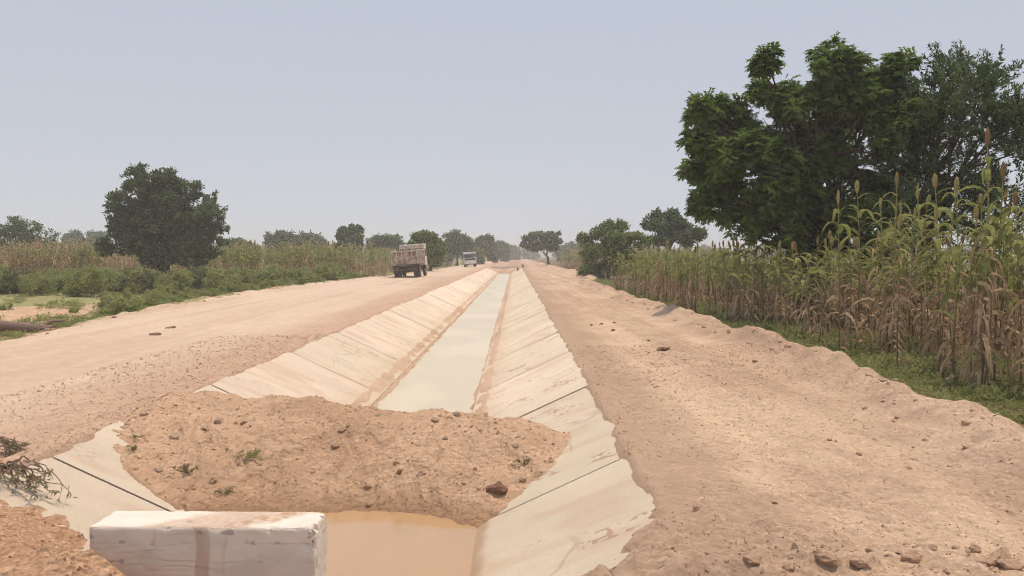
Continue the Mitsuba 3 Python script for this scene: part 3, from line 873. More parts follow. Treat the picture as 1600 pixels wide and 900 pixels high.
tree('round_tree', 'broad dense dark green tree standing behind the weeds left of the road', px_lobes(tC, D, 2.2, 3), at(255, 440, D), 0.38,
     lambda r, l: cloud_crown(r, sublobes(r, l, 6, 0.34, 1.08, 0.85), 20, 24, 0.36, 0.30, 0.6), 'leaf_round_tree', seed=3)
D = 76
tS = [(922, 372, 16), (940, 360, 16), (965, 360, 18), (985, 372, 18), (1005, 378, 14), (925, 398, 20), (955, 388, 24), (985, 398, 20), (930, 420, 20), (960, 418, 20), (912, 425, 12)]
tree('spreading_shrub', 'large bright green rounded shrub where the gravel track meets the field', px_lobes(tS, D, 1.5, 4), at(950, 436, D), 0.14,
     lambda r, l: cloud_crown(r, sublobes(r, l, 6, 0.4, 1.1), 50, 26, 0.36, 0.27, 0.55), 'leaf_far_bright', seed=4)
D = 92
tT = [(1030, 335, 14), (1022, 350, 14), (1045, 345, 16), (1062, 352, 14), (1080, 360, 12), (1040, 365, 18), (1065, 372, 16), (1090, 366, 10), (1030, 378, 14)]
tree('dense_tree', 'dark green tree peeping over the sorghum just left of the largest tree', px_lobes(tT, D, 2.5, 5), at(1045, 430, D), 0.3,
     lambda r, l: cloud_crown(r, sublobes(r, l, 6, 0.4, 1.1), 34, 26, 0.42, 0.38, 0.55), 'leaf_far_dark', seed=5)


def dome(x0, x1, y0, y1, seed, n=9):
    r = rng_of(100, seed)
    w, h, cx = (x1 - x0) / 2, (y1 - y0), (x0 + x1) / 2
    out = []
    for i in range(n):
        t = (i + 0.5) / n * 2 - 1
        pr = w * r.uniform(0.26, 0.36)
        top = y0 + h * 0.9 * (1 - math.sqrt(max(0, 1 - t * t)) ** 0.8) + r.uniform(0, 0.12) * h
        out.append((cx + t * (w - pr * 0.8), top + pr, pr))
        out.append((cx + t * (w - pr) * 0.9, top + pr + h * r.uniform(0.25, 0.45), pr))
    return out


# far trees: (left, right, top, foot in the photograph, distance, leaf, label)
far = [
    (-20, 83, 333, 392, 120, 'leaf_far_dark', 'dark domed tree at the far left beyond the dry sorghum'),
    (93, 136, 362, 392, 230, 'leaf_far_pale', 'pale hazy tree between the far left dome and the big round tree'),
    (128, 172, 360, 392, 250, 'leaf_far_dark', 'hazy dark tree just touching the left side of the big round tree'),
    (345, 392, 370, 395, 190, 'leaf_far_dark', 'low dark tree just right of the big round tree'),
    (410, 470, 358, 392, 180, 'leaf_far_pale', 'pale green tree beyond the sorghum, left of two side by side'),
    (455, 518, 364, 392, 200, 'leaf_far_pale', 'pale green lower tree beyond the sorghum, right of two side by side'),
    (570, 634, 363, 395, 170, 'leaf_far_dark', 'smooth dark domed tree left of the brown truck'),
    (686, 742, 359, 402, 175, 'leaf_far_dark', 'tall dark tree between the two trucks'),
    (736, 778, 365, 405, 215, 'leaf_far_pale', 'light green flat-topped tree behind the white truck'),
    (724, 756, 386, 412, 190, 'leaf_far_bright', 'low green bushy tree right beside the white truck'),
    (768, 795, 376, 405, 290, 'leaf_far_dark', 'grey-green tree second nearest the end of the road on its left'),
    (786, 811, 385, 404, 420, 'leaf_far_dark', 'hazy tree nearest the end of the road on its left'),
    (870, 912, 379, 402, 330, 'leaf_far_dark', 'hazy low trees between the spreading tree and the green shrub'),
]
for i, (x0, x1, y0, y1, d, m, lab) in enumerate(far):
    w = (x1 - x0) / FOCAL * d
    nl = 9
    leaf = 0.0030 * d * 1.0
    dens = 160.0 / ((w / 2 * 0.3) ** 2 * nl)
    tree('distant_tree', lab, px_lobes(dome(x0, x1, y0, y1, i, nl), d, w * 0.22, 10 + i), np.array([((x0 + x1) / 2 - VPX) / FOCAL * d, d, -0.3]), 0.03 * w, lambda r, l, dens=dens, leaf=leaf: cloud_crown(r, sublobes(r, l, 5, 0.42, 1.1), dens * 0.75, 24, leaf * 1.5, leaf, 0.55),
         m, twigs=1, seed=10 + i)

D = 150
tP = [(537, 362, 7), (549, 358, 6), (560, 359, 6), (533, 370, 6), (548, 370, 8), (561, 371, 6), (540, 382, 10), (556, 384, 10), (528, 388, 8)]
tree('knobbly_tree', 'dark thin tree with separate leaf tufts beyond the left sorghum', px_lobes(tP, D, 0.8, 6), at(548, 415, D), 0.16, lambda r, l: cloud_crown(r, l, 120, 26, 0.28, 0.40, 0.6), 'leaf_far_dark', seed=6)
D = 105
tQ = [(650, 370, 5), (664, 368, 7), (675, 372, 8), (660, 380, 9), (682, 380, 9), (652, 390, 8), (672, 392, 12), (688, 392, 8), (664, 405, 10), (682, 406, 10), (645, 382, 5)]
tree('lobed_tree', 'green tree with lobed crown directly behind the brown truck', px_lobes(tQ, D, 1.2, 7), at(672, 423, D), 0.2, lambda r, l: cloud_crown(r, l, 110, 26, 0.35, 0.34, 0.55), 'leaf_far_bright', seed=7)
D = 165
tR = [(822, 374, 8), (835, 370, 8), (850, 370, 9), (864, 372, 8), (873, 378, 6), (828, 384, 9), (842, 384, 9), (858, 386, 9), (868, 388, 6), (818, 382, 5)]
tree('spreading_tree', 'flat spreading tree over the sorghum just right of the end of the road', px_lobes(tR, D, 2.5, 8), at(858, 416, D), 0.26, lambda r, l: cloud_crown(r, sublobes(r, l, 6, 0.4, 1.15), 40, 24, 0.42, 0.45, 0.5), 'leaf_far_dark', seed=8)

# a far-off belt of trees that reads as one mass
r = rng_of(110)
mb = MB()
for k in range(46):
    d = r.uniform(420, 620)
    px = -250 + 2100 * (k + r.random()) / 46
    if 798 < px < 816:
        continue
    w = r.uniform(9, 17)
    lob = [(np.array([(px - VPX) / FOCAL * d + r.normal(0, w * 0.4), d + r.normal(0, 3), r.uniform(2, 5.5)]), w * r.uniform(0.2, 0.33)) for _ in range(6)]
    mb.add(*cloud_crown(r, lob, 3.2, 9, 1.6, 1.7, 0.6))
put('far_woodland', mb.mesh(), 'leaf_far_dark')
say('far_woodland', 'hazy line of far-off trees along the horizon', 'woodland', kind='stuff')

# ------------------------------------------------------------------ sorghum


def sorghum(seed, h, head, green_from=0.5):
    r = rng_of(120, seed)
    n = 10
    t = np.linspace(0, 1, n)
    lean = r.normal(0, 0.10, 2)
    p = np.stack([lean[0] * t ** 2 * h * 0.4 + 0.02 * np.sin(t * 7), lean[1] * t ** 2 * h * 0.4, t * h], 1)
    stalk = tube_arrays(p, np.linspace(0.020, 0.009, n), 5, cap=False)
    k = int(6.2 * h)
    lt = np.linspace(0.06, 0.93, k) + r.normal(0, 0.012, k)
    base = np.stack([np.interp(lt, t, p[:, i]) for i in range(3)], 1)
    az = r.uniform(0, 6.28) + np.arange(k) * np.pi + r.normal(0, 0.5, k)
    green = lt + r.normal(0, 0.07, k) > green_from
    el = np.where(green, r.uniform(0.5, 1.15, k), r.uniform(-0.7, 0.6, k))
    d = np.stack([np.cos(az) * np.cos(el), np.sin(az) * np.cos(el), np.sin(el)], 1)
    L = np.where(green, r.uniform(0.50, 1.0, k), r.uniform(0.45, 0.95, k)) * (1 - 0.35 * np.maximum(lt - 0.8, 0) / 0.2)
    W = np.where(green, r.uniform(0.08, 0.155, k), r.uniform(0.05, 0.11, k))
    droop = np.where(green, r.uniform(0.8, 2.6, k), r.uniform(1.8, 3.6, k))
    tw = np.where(green, r.normal(0, 0.35, k), r.normal(0, 1.2, k))
    out = {'stalk': (stalk, 'sorghum_stalk')}
    if green.any():
        out['green_leaves'] = (blades(base[green], d[green], L[green], W[green], droop[green], 5, tw[green]), 'sorghum_green')
    if (~green).any():
        m = MB().add(*blades(base[~green], d[~green], L[~green], W[~green], droop[~green], 5, tw[~green], r))
        kk = int(3 * h)                                       # withered sheaths hugging the stalk
        lt2 = r.uniform(0.02, green_from + 0.05, kk)
        b2 = np.stack([np.interp(lt2, t, p[:, i]) for i in range(3)], 1)
        a2 = r.uniform(0, 6.28, kk)
        m.add(*blades(b2, unit(np.stack([np.cos(a2) * 0.6, np.sin(a2) * 0.6, r.uniform(-0.6, 0.5, kk)], 1)), r.uniform(0.2, 0.5, kk), r.uniform(0.02, 0.045, kk), r.uniform(2, 4, kk), 4, r.normal(0, 1, kk), r))
        out['dry_leaves'] = (m.mesh(), 'sorghum_dry')
    if head:
        hl, hr = r.uniform(0.24, 0.34), r.uniform(0.030, 0.044)
        m = trimesh.creation.icosphere(subdivisions=3)
        v = np.array(m.vertices)
        v = v * (1 + 0.45 * (meshkit.noise(v * 7 + seed, 2)[:, None] - 0.5)) * [hr, hr, hl / 2] * (1 + 0.25 * -v[:, 2:3])
        out['seed_head'] = ((v + p[-1] + [0, 0, hl * 0.45], np.array(m.faces)), 'sorghum_grain')
    return out


def make_group(key, parts, smooth=()):
    g = {'type': 'shapegroup'}
    for name, (mesh, mat) in parts.items():
        g[name] = mikit.ply(mesh, mat, name in ('stalk', 'seed_head'))
    scene[key] = g
    return key


kinds = {}
for i, (h, head, gf) in enumerate([(2.35, False, 0.45), (2.6, False, 0.5), (2.5, True, 0.55), (2.2, False, 0.40), (2.75, True, 0.6), (2.4, False, 0.62), (2.1, False, 1.2), (2.6, True, 0.5),
                                   (3.3, True, 0.50), (3.5, True, 0.48), (2.9, False, 0.60), (3.6, True, 0.56), (3.1, True, 0.75), (2.6, False, 1.2)]):
    kinds[i] = make_group(f'sorghum_kind_{i}', sorghum(i, h, head, gf))
LOWKINDS, TALLKINDS = [0, 1, 2, 3, 4, 5, 6, 7], [8, 9, 10, 11, 12, 8, 9, 13]


def place(key, group, x, y, z, rot, s, tilt=0.0, taz=0.0):
    scene[key] = {'type': 'instance', 'shapegroup': {'type': 'ref', 'id': group},
                  'to_world': T().translate([float(x), float(y), float(z)]).rotate([math.cos(taz), math.sin(taz), 0], float(tilt)).rotate([0, 0, 1], float(rot)).scale([float(s)] * 3)}


def field_edge(y):
    return np.interp(y, [8, 10, 14, 18, 22, 25, 31, 40, 50, 60, 66], [8.3, 8.1, 7.7, 7.7, 7.8, 7.3, 6.6, 6.35, 6.2, 6.0, 5.9])


r = rng_of(130)
plants = []
y = 9.2
while y < 50:
    step = 0.78 if y < 34 else 0.85
    e = float(field_edge(y))
    x = e + r.uniform(0, 0.35)
    deep = 9.0 if y < 40 else 6.0
    while x < e + deep:
        if r.random() < 1.5 * (float(meshkit.noise(np.array([x * 0.55, y * 0.55, 3.0]), 5)) + 0.05 + (0.3 if x - e > 2 else 0)):
            hx, hy = x + r.normal(0, 0.14), y + r.normal(0, 0.15)
            for _ in range(r.integers(1, 4)):
                plants.append((hx + r.normal(0, 0.09), hy + r.normal(0, 0.09), x - e))
        x += 0.95 if x - e < 5 else 1.1
    y += step
# the ones that stand out against the trees: head seen at (px, py), distance
heads = [(1312, 308, 18.0), (1343, 290, 19.0), (1396, 278, 17.0), (1440, 300, 18.5), (1476, 285, 16.5), (1540, 212, 13.6), (1556, 268, 13.8), (1597, 306, 13.0), (1404, 340, 15.5), (1470, 330, 15), (1520, 330, 13.5)]
special = []
for i, (px, py, d) in enumerate(heads):
    p = at(px, py, d)
    kind = [8, 9, 11][i % 3]
    hgt = [3.3, 3.5, 3.6][i % 3] + 0.13
    g = float(height(p[0], d)[0])
    special.append((p[0], d, g, kind, (p[2] - g) / hgt))
plants.sort(key=lambda q_: math.hypot(q_[0], q_[1]) + 1.2 * q_[2])


def sorghum_words(k, dep, yy):
    kind = int(k.rsplit('_', 1)[1])
    look_ = 'fully withered brown sorghum plant' if kind in (6, 13) else 'seed-bearing green sorghum plant' if kind in (2, 4, 7, 8, 9, 11, 12) else 'headless green sorghum plant'
    row = 'in the front row' if dep < 1.0 else 'deeper in the crop'
    where = 'at the near right end' if yy < 15 else 'below the big trees' if yy < 26 else 'left of the big trees'
    return f'{look_} {row} {where}', 'sorghum plant', f'{look_}s {row} {where}'


for i, (x, yy, g, k, s) in enumerate(special):
    key = numbered('sorghum_plant')
    place(key, kinds[k], x, yy, g, r.uniform(0, 360), s, 0)
    if i == 5:
        say(key, 'tallest sorghum plant, its brown seed head rising in front of the feathery tree', 'sorghum plant', 'sorghum plants with tall seed heads')
    else:
        nth = ['first', 'second', 'third', 'fourth', 'fifth', 'sixth', 'seventh', 'eighth', 'ninth', 'tenth', 'eleventh'][sorted(h_[0] for h_ in heads).index(heads[i][0])]
        say(key, f'tall sorghum plant with a seed head against the dark trees, {nth} from the left', 'sorghum plant', 'sorghum plants with tall seed heads')
xs_, ys_ = np.array([p[0] for p in plants]), np.array([p[1] for p in plants])
zs_ = height(xs_, ys_)
visible = rest = 0
for (x, yy, dep), z in zip(plants, zs_):
    tall = yy < 19 + 3 * r.random()
    k = kinds[(TALLKINDS if tall and r.random() < 0.85 else LOWKINDS)[r.integers(0, 8)]]
    s = r.uniform(0.72, 1.12) * (1.0 if not tall else 0.95) * (0.95 if yy > 24 else 1.0)
    args = (k, x, yy, z - 0.02, r.uniform(0, 360), s, r.normal(0, 3.5) + (r.uniform(8, 28) if r.random() < 0.12 else 0), r.uniform(0, 6.28))
    in_view = x / yy < 0.66
    if in_view and visible < 285:
        visible += 1
        key = numbered('sorghum_plant')
        place(key, *args)
        say(key, *sorghum_words(k, dep, yy))
    else:
        place(f'sorghum_field__{rest:04d}', *args)
        rest += 1
say('sorghum_field', 'dense sorghum crop filling the field right of the gravel track behind its front plants', 'crop', kind='stuff')

# left field and the far strip, a mass of thousands
count = 0
for (x0, x1, y0, y1, n) in [(-66, -17, 62, 72, 1150), (-70, -14, 72, 92, 700), (-60, -13.5, 92, 125, 450), (-26, -13, 125, 190, 420)]:
    xx = r.uniform(x0, x1, n)
    yy = r.uniform(y0, y1, n)
    yy = np.where(xx > -22, np.maximum(yy, 72 + r.uniform(0, 14, n)), yy)
    pxl = VPX + FOCAL * xx / yy
    ok = (xx < left_edge(yy) - 2.6) & ~((yy < 73) & (pxl > 150) & (pxl < 365))
    xx, yy = xx[ok], yy[ok]
    zz = height(xx, yy)
    for a, b, c in zip(xx, yy, zz):
        dry = a < -36 + r.normal(0, 5)
        kk = kinds[[6, 13, 5, 6, 13, 6][r.integers(0, 6)] if dry else [0, 1, 3, 6, 5, 13, 3, 2][r.integers(0, 8)]]
        place(f'sorghum_field_001__{count:04d}', kk, a, b, c, r.uniform(0, 360), r.uniform(1.15, 1.45), r.normal(0, 4), r.uniform(0, 6.28))
        count += 1
say('sorghum_field_001', 'long belt of sorghum beyond the weeds left of the road, browner at the far left', 'crop', kind='stuff')
count = 0
xx, yy = r.uniform(8.0, 27, 620), r.uniform(92, 150, 620) ** 1.0
ok = xx > track_edge(yy) + 0.8
for a, b, c in zip(xx[ok], yy[ok], height(xx[ok], yy[ok])):
    place(f'sorghum_field_002__{count:04d}', kinds[[0, 5, 6, 13, 1, 3][r.integers(0, 6)]], a, b, c, r.uniform(0, 360), r.uniform(1.1, 1.4), 0, 0)
    count += 1
say('sorghum_field_002', 'distant strip of half-dry sorghum below the spreading tree at the end of the track', 'crop', kind='stuff')

# ------------------------------------------------------------------ grass, weeds, bushes


def tuft(seed, n=38, h=0.2, w=0.011, rad=0.14):
    r = rng_of(140, seed)
    a = r.uniform(0, 6.28, n)
    rr = rad * np.sqrt(r.random(n))
    base = np.stack([rr * np.cos(a), rr * np.sin(a), 0 * a - 0.01], 1)
    az = r.uniform(0, 6.28, n)
    d = unit(np.stack([np.cos(az) * 0.9, np.sin(az) * 0.9, np.ones(n)], 1))
    return blades(base, d, h * r.uniform(0.5, 1.3, n), w * 1.3, r.uniform(0.6, 2.2, n), 3)


def herb(seed, n=46, h=0.16, leaf=0.06, rad=0.16):
    r = rng_of(141, seed)
    a = r.uniform(0, 6.28, n)
    rr = rad * np.sqrt(r.random(n))
    p = np.stack([rr * np.cos(a), rr * np.sin(a), h * r.random(n)], 1)
    d = unit(rand_unit(r, n) + [0, 0, 0.5])
    s = unit(np.cross(d, rand_unit(r, n)))
    L = leaf * r.uniform(0.6, 1.4, n)
    return leaf_quads(p, d, s, L, L * 0.6)


for i in range(3):
    make_group(f'tuft_kind_{i}', {'blades': (tuft(i), 'grass_green')})
    make_group(f'herb_kind_{i}', {'leaves': (herb(i), 'leaf_weed')})
count = 0


def sow(name, xs, ys, smin, smax, herbs=0.4):
    global count
    zs = height(xs, ys)
    for a, b, c in zip(xs, ys, zs):
        kind = f'herb_kind_{r.integers(0, 3)}' if r.random() < herbs else f'tuft_kind_{r.integers(0, 3)}'
        place(f'{name}__{count:05d}', kind, a, b, c, r.uniform(0, 360), r.uniform(smin, smax))
        count += 1


n = 5200
yy = 8 + 34 * r.random(n) ** 1.3
xx = track_edge(yy) + 0.62 + (field_edge(yy) - track_edge(yy) + 1.6) * r.random(n) ** 0.85
keep = (xx > track_edge(yy) + 0.75 + 0.5 * N2(xx, yy, 0.6, 77)) & (N2(xx, yy, 0.9, 78) > -0.10 + 0.25 * r.random(len(xx)) - 0.12)
sow('grass', xx[keep], yy[keep], 0.55, 1.25)
n = 900
yy = 42 + 25 * r.random(n)
sow('grass', track_edge(yy) + 0.8 + 1.2 * r.random(n), yy, 0.9, 1.8)
say('grass', 'short green grass and herbs between the track edge and the sorghum', 'grass', kind='stuff')
count = 0
n = 5200
yy = 20.5 + 42 * r.random(n) ** 1.25
xx = left_edge(yy) - 0.5 - 26 * r.random(n) ** 1.3 * (yy / 45)
bare = meshkit.fbm(np.stack([xx * 0.16, yy * 0.16, xx * 0], -1), 3, 3)
keep = (bare < 0.56) & ~((yy < 24) & (r.random(n) < 0.6)) & ~((np.abs(yy - 27.5 - 0.12 * xx * 0) < 1.6) & (xx < -17) & (r.random(n) < 0.8)) & ~((np.abs(yy - 43) < 1.8) & (xx < -27))
sow('grass_001', xx[keep], yy[keep], 0.5, 1.3, 0.55)
say('grass_001', 'thin grass and low herbs on the sandy ground left of the road', 'grass', kind='stuff')


def bush(seed, w=1.3, h=1.6, leaf=0.16, n=20, upright=False):
    r = rng_of(150, seed)
    lobes = []
    for _ in range(n):
        a, rr = r.uniform(0, 6.28), w * 0.75 * math.sqrt(r.random())
        z = h * r.uniform(0.12, 0.85) * (1 - 0.4 * rr / w)
        lobes.append((np.array([rr * math.cos(a), rr * math.sin(a), z]), w * r.uniform(0.16, 0.28)))
    v, f = cloud_crown(r, lobes, 130, 10, 0.14, leaf, 0.5, 0.3)
    st = MB()
    for ctr, _ in lobes:
        st.add(*tube_arrays(limb_path(r, [ctr[0] * 0.2, ctr[1] * 0.2, -0.05], ctr, 0.1, 4), [0.018, 0.014, 0.01, 0.005], 4))
    return (v, f), st.mesh()


for i in range(4):
    (lv, st) = bush(i)
    make_group(f'bush_kind_{i}', {'leaves': (lv, 'leaf_weed'), 'stems': (st, 'wilted_stem')})
    (lv, st) = bush(10 + i, 1.2, 1.5, 0.13)
    make_group(f'dull_bush_kind_{i}', {'leaves': (lv, 'leaf_weed_dull'), 'stems': (st, 'wilted_stem')})
# named bushes (px, py of the foot, distance, size, kind, label)
for px, py, d, s, kind, lab in [
    (47, 450, 46, 0.95, 'bush_kind_0', 'dark green bush at the far left in front of the dry sorghum'),
    (135, 457, 45, 1.25, 'bush_kind_1', 'broad bright green bush in front of the big round tree, left of the grey one'),
    (218, 452, 47, 1.25, 'dull_bush_kind_0', 'tall dull grey-green bush below the left side of the big round tree'),
    (275, 455, 46, 1.15, 'bush_kind_2', 'green bush directly below the middle of the big round tree'),
    (345, 452, 47, 1.1, 'bush_kind_3', 'green bush below the right side of the big round tree'),
    (186, 494, 29.5, 0.62, 'bush_kind_2', 'leafy weed bush growing at the near left edge of the sandy road'),
    (166, 490, 31, 0.5, 'dull_bush_kind_1', 'small dull weed clump just left of the leafy weed at the road edge'),
    (113, 482, 32.5, 0.22, 'bush_kind_3', 'small dark weed tuft alone on the bare sandy patch'),
    (7, 478, 34, 0.24, 'bush_kind_1', 'small weed tuft at the left edge of the picture on the sand'),
]:
    key = numbered('weed_bush')
    x = (px - VPX) / FOCAL * d
    place(key, kind, x, d, float(height(x, d)[0]) - 0.02, r.uniform(0, 360), s)
    say(key, lab, 'bush')
# the rest of the weed thicket, one mass
count = 0
for k in range(150):
    px = r.uniform(-30, 540)
    d = r.uniform(48, 58) + max(0, px - 330) * 0.075
    x = (px - VPX) / FOCAL * d
    if x > float(left_edge(np.array([d]))[0]) - 1.6:
        continue
    place(f'weed_thicket__{count:04d}', ('dull_' if r.random() < 0.22 else '') + f'bush_kind_{r.integers(0, 4)}', x, d, float(height(x, d)[0]), r.uniform(0, 360), 0.45 + 0.85 * r.random() ** 1.3)
    count += 1
for k in range(90):
    d = r.uniform(34, 75)
    x = float(left_edge(np.array([d]))[0]) - 0.9 - abs(r.normal(0, 1.6))
    place(f'weed_thicket__{count:04d}', f'bush_kind_{r.integers(0, 4)}', x, d, float(height(x, d)[0]) - 0.05, r.uniform(0, 360), r.uniform(0.25, 0.6))
    count += 1
say('weed_thicket', 'belt of tangled green weeds between the left road edge and the sorghum', 'weeds', kind='stuff')

# small sprigs rooted on the mound
for i, (px, py, s, lab) in enumerate([(375, 724, 0.62, 'green weed sprig high on the left half of the earth mound'), (392, 716, 0.4, 'small green weed touching the sprig high on the mound on its right'),
                                      (345, 778, 0.42, 'dry green weed low on the left of the earth mound'), (290, 745, 0.5, 'sparse faded weed left of the green sprig on the mound'),
                                      (203, 708, 0.35, 'faint weed at the left end of the mound near the lining'), (818, 730, 0.45, 'faded little weed at the right end of the mound above the rock'), (205, 690, 0.3, 'tiny weed on the mound above the left lining')]):
    g = ground_point(px, py)
    rr = rng_of(160, i)
    key = numbered('weed_sprig')
    m, st = MB(), MB()
    for _ in range(9):
        az = rr.uniform(0, 6.28)
        e = np.array([math.cos(az) * rr.uniform(0.1, 0.3), math.sin(az) * rr.uniform(0.05, 0.2), rr.uniform(0.04, 0.14)])
        pth = limb_path(rr, [0, 0, -0.01], e, 0.15, 6)
        st.add(*tube_arrays(pth, np.linspace(0.004, 0.0015, 6), 4))
        c = np.repeat(pth[2:], 3, 0) + rr.normal(0, 0.008, (12, 3))
        dd = unit(rand_unit(rr, 12) + [0, 0, 0.5])
        m.add(*leaf_quads(c, dd, unit(np.cross(dd, rand_unit(rr, 12))), 0.05, 0.022))
    tw = T().translate([float(g[0]), float(g[1]), float(g[2])]).scale([s * 1.2] * 3)
    put(key + '__leaves', m.mesh(), 'leaf_weed' if i in (0, 1) else 'leaf_weed_dull', to_world=tw)
    put(key + '__stems', st.mesh(), 'wilted_stem', to_world=tw)
    say(key, lab, 'weed')


def wilted(key, origin, n, reach, seed, label):
    rr = rng_of(170, seed)
    m, st = MB(), MB()
    for i in range(n):
        az = rr.normal(-0.15, 0.55)
        L = reach * rr.uniform(0.5, 1.05)
        e = np.array([math.cos(az) * L, math.sin(az) * L * 0.7, -0.47 * L * rr.uniform(0.75, 1.0) + rr.uniform(0.0, 0.10)])
        pth = limb_path(rr, [rr.normal(0, 0.06), rr.normal(0, 0.06), 0.0], e, rr.uniform(0.02, 0.22), 14)
        st.add(*tube_arrays(pth, np.linspace(0.009, 0.0035, 14), 5))
        for j in rr.integers(9, 14, rr.integers(1, 4)):
            b = pth[j]
            tw_ = limb_path(rr, b, b + rr.normal(0, 0.06, 3) + [0.02, 0, -0.05], 0.1, 5)
            st.add(*tube_arrays(tw_, np.linspace(0.0035, 0.0015, 5), 4))
            c = np.repeat(tw_[1:], 2, 0) + rr.normal(0, 0.006, (8, 3))
            dd = unit(rand_unit(rr, 8) * 0.7 + [0, 0, -0.6])
            m.add(*leaf_quads(c, dd, unit(np.cross(dd, rand_unit(rr, 8))), rr.uniform(0.03, 0.06), 0.015, 0.5))
    o = [float(x) for x in origin]
    put(key + '__stems', st.mesh(), 'wilted_stem', 60, T().translate(o))
    put(key + '__leaves', m.mesh(), 'wilted_leaf', to_world=T().translate(o))
    say(key, label, 'uprooted weed')


g = ground_point(12, 742)
wilted(numbered('wilted_weed'), g + [-0.02, -0.2, 0.10], 15, 0.62, 1, 'wilted uprooted weed hanging over the left lining beside the orange earth')
g = ground_point(-18, 712)
wilted(numbered('wilted_weed'), g + [-0.05, 0.0, 0.12], 12, 0.36, 2, 'wilted brown weed at the left edge of the picture above the lining')

# fallen log at the left
rr = rng_of(180)
pa, pb = at(-70, 498, 23.6), at(82, 517, 22.3)
pa[2], pb[2] = float(height(pa[0], pa[1])[0]) + 0.20, float(height(pb[0], pb[1])[0]) + 0.08
t = np.linspace(0, 1, 16)[:, None]
pp = pa + (pb - pa) * t + np.stack([0 * t[:, 0], 0.08 * np.sin(t[:, 0] * 5), 0.05 * np.sin(t[:, 0] * 4)], 1)
put('fallen_log__trunk', tube_arrays(pp, np.linspace(0.19, 0.11, 16) * (1 + 0.12 * rr.normal(size=16)), 12), 'log_bark', 50)
put('fallen_log__branch_stub', tube_arrays(limb_path(rr, pp[13], pp[13] + [0.55, 0.3, 0.22], 0.1, 6), np.linspace(0.07, 0.03, 6), 8), 'log_bark', 50)
say('fallen_log', 'fallen brown tree trunk lying by the road at the left edge', 'log')

# leaning cut stick and pale stub among the sorghum
g = ground_point(1412, 552)
x, y = g[0] + 0.1, g[1] + 0.6
z = float(height(x, y)[0])
put('wooden_peg', tube_arrays([[x, y, z - 0.05], [x, y + 0.02, z + 0.35], [x + 0.01, y + 0.02, z + 0.6]], [0.035, 0.033, 0.03], 8), 'cream_paint', 50)
say('wooden_peg', 'pale wooden peg standing upright in the grass at the foot of the sorghum', 'peg')
g = ground_point(1470, 592)
put('dry_branch', tube_arrays(limb_path(rng_of(5), g + [0, 0, 0.03], g + [0.75, 0.5, 0.45], 0.05, 8), np.linspace(0.025, 0.008, 8), 6), 'bark', 50)
say('dry_branch', 'bare dry branch leaning against the foot of the sorghum', 'branch')

# ------------------------------------------------------------------ the canal's far end


def far_box(key, lo, hi):
    put(key, boxes((lo, hi), c=0.04), 'far_concrete')


say('culvert', 'small concrete culvert crossing at the far end of the canal water', 'culvert')
far_box('culvert__kerb', [XC - 1.9, 139.6, -0.45], [XC + 2.3, 140.0, 0.05])
far_box('culvert__kerb_001', [XC - 2.6, 144.6, -0.3], [XC + 2.6, 145.0, 0.12])
far_box('culvert__deck', [XC - 1.9, 140.01, -0.4], [XC + 2.3, 144.59, 0.02])
for i, (px, py, d) in enumerate([(809, 421, 128), (817, 418, 138)]):
    key = numbered('marker_stake')
    p = at(px, py, d)
    z = float(height(p[0], d)[0])
    put(key, boxes(([p[0] - 0.13, d - 0.1, z - 0.1], [p[0] + 0.13, d + 0.1, z + 0.5]), ([p[0] - 0.06, d - 0.05, z + 0.5], [p[0] + 0.06, d + 0.05, z + 0.72]), c=0.02), 'truck_dark_metal')
    say(key, ['short dark stake on the right lining near the culvert', 'short dark stake on the track edge behind the culvert'][i], 'stake')

# ------------------------------------------------------------------ trucks


def wheel(key, x, y, z, R=0.52, w=0.28, dish=1):
    """Tyre with rounded shoulders and a dished hub; axle along x."""
    prof = np.array([[R * 0.55, -w * 0.5], [R * 0.86, -w * 0.5], [R * 0.97, -w * 0.40], [R, -w * 0.25], [R, w * 0.25], [R * 0.97, w * 0.40], [R * 0.86, w * 0.5], [R * 0.55, w * 0.5]])
    ty = trimesh.creation.revolve(prof, sections=28)
    ty.apply_transform(trimesh.transformations.rotation_matrix(math.pi / 2, [0, 1, 0]))
    hub = trimesh.creation.revolve(np.array([[0.001, -w * 0.44], [R * 0.2, -w * 0.44], [R * 0.28, -w * 0.3], [R * 0.5, -w * 0.25], [R * 0.56, -w * 0.46], [R * 0.56, w * 0.46], [R * 0.5, w * 0.25], [R * 0.28, w * 0.3], [R * 0.2, w * 0.44], [0.001, w * 0.44]]), sections=20)
    hub.apply_transform(trimesh.transformations.rotation_matrix(math.pi / 2, [0, 1, 0]))
    return {key: ((np.array(ty.vertices) + [x, y, z], np.array(ty.faces)), 'tyre_rubber', 40), key + '__hub': ((np.array(hub.vertices) + [x, y, z], np.array(hub.faces)), 'hub_metal', 40)}


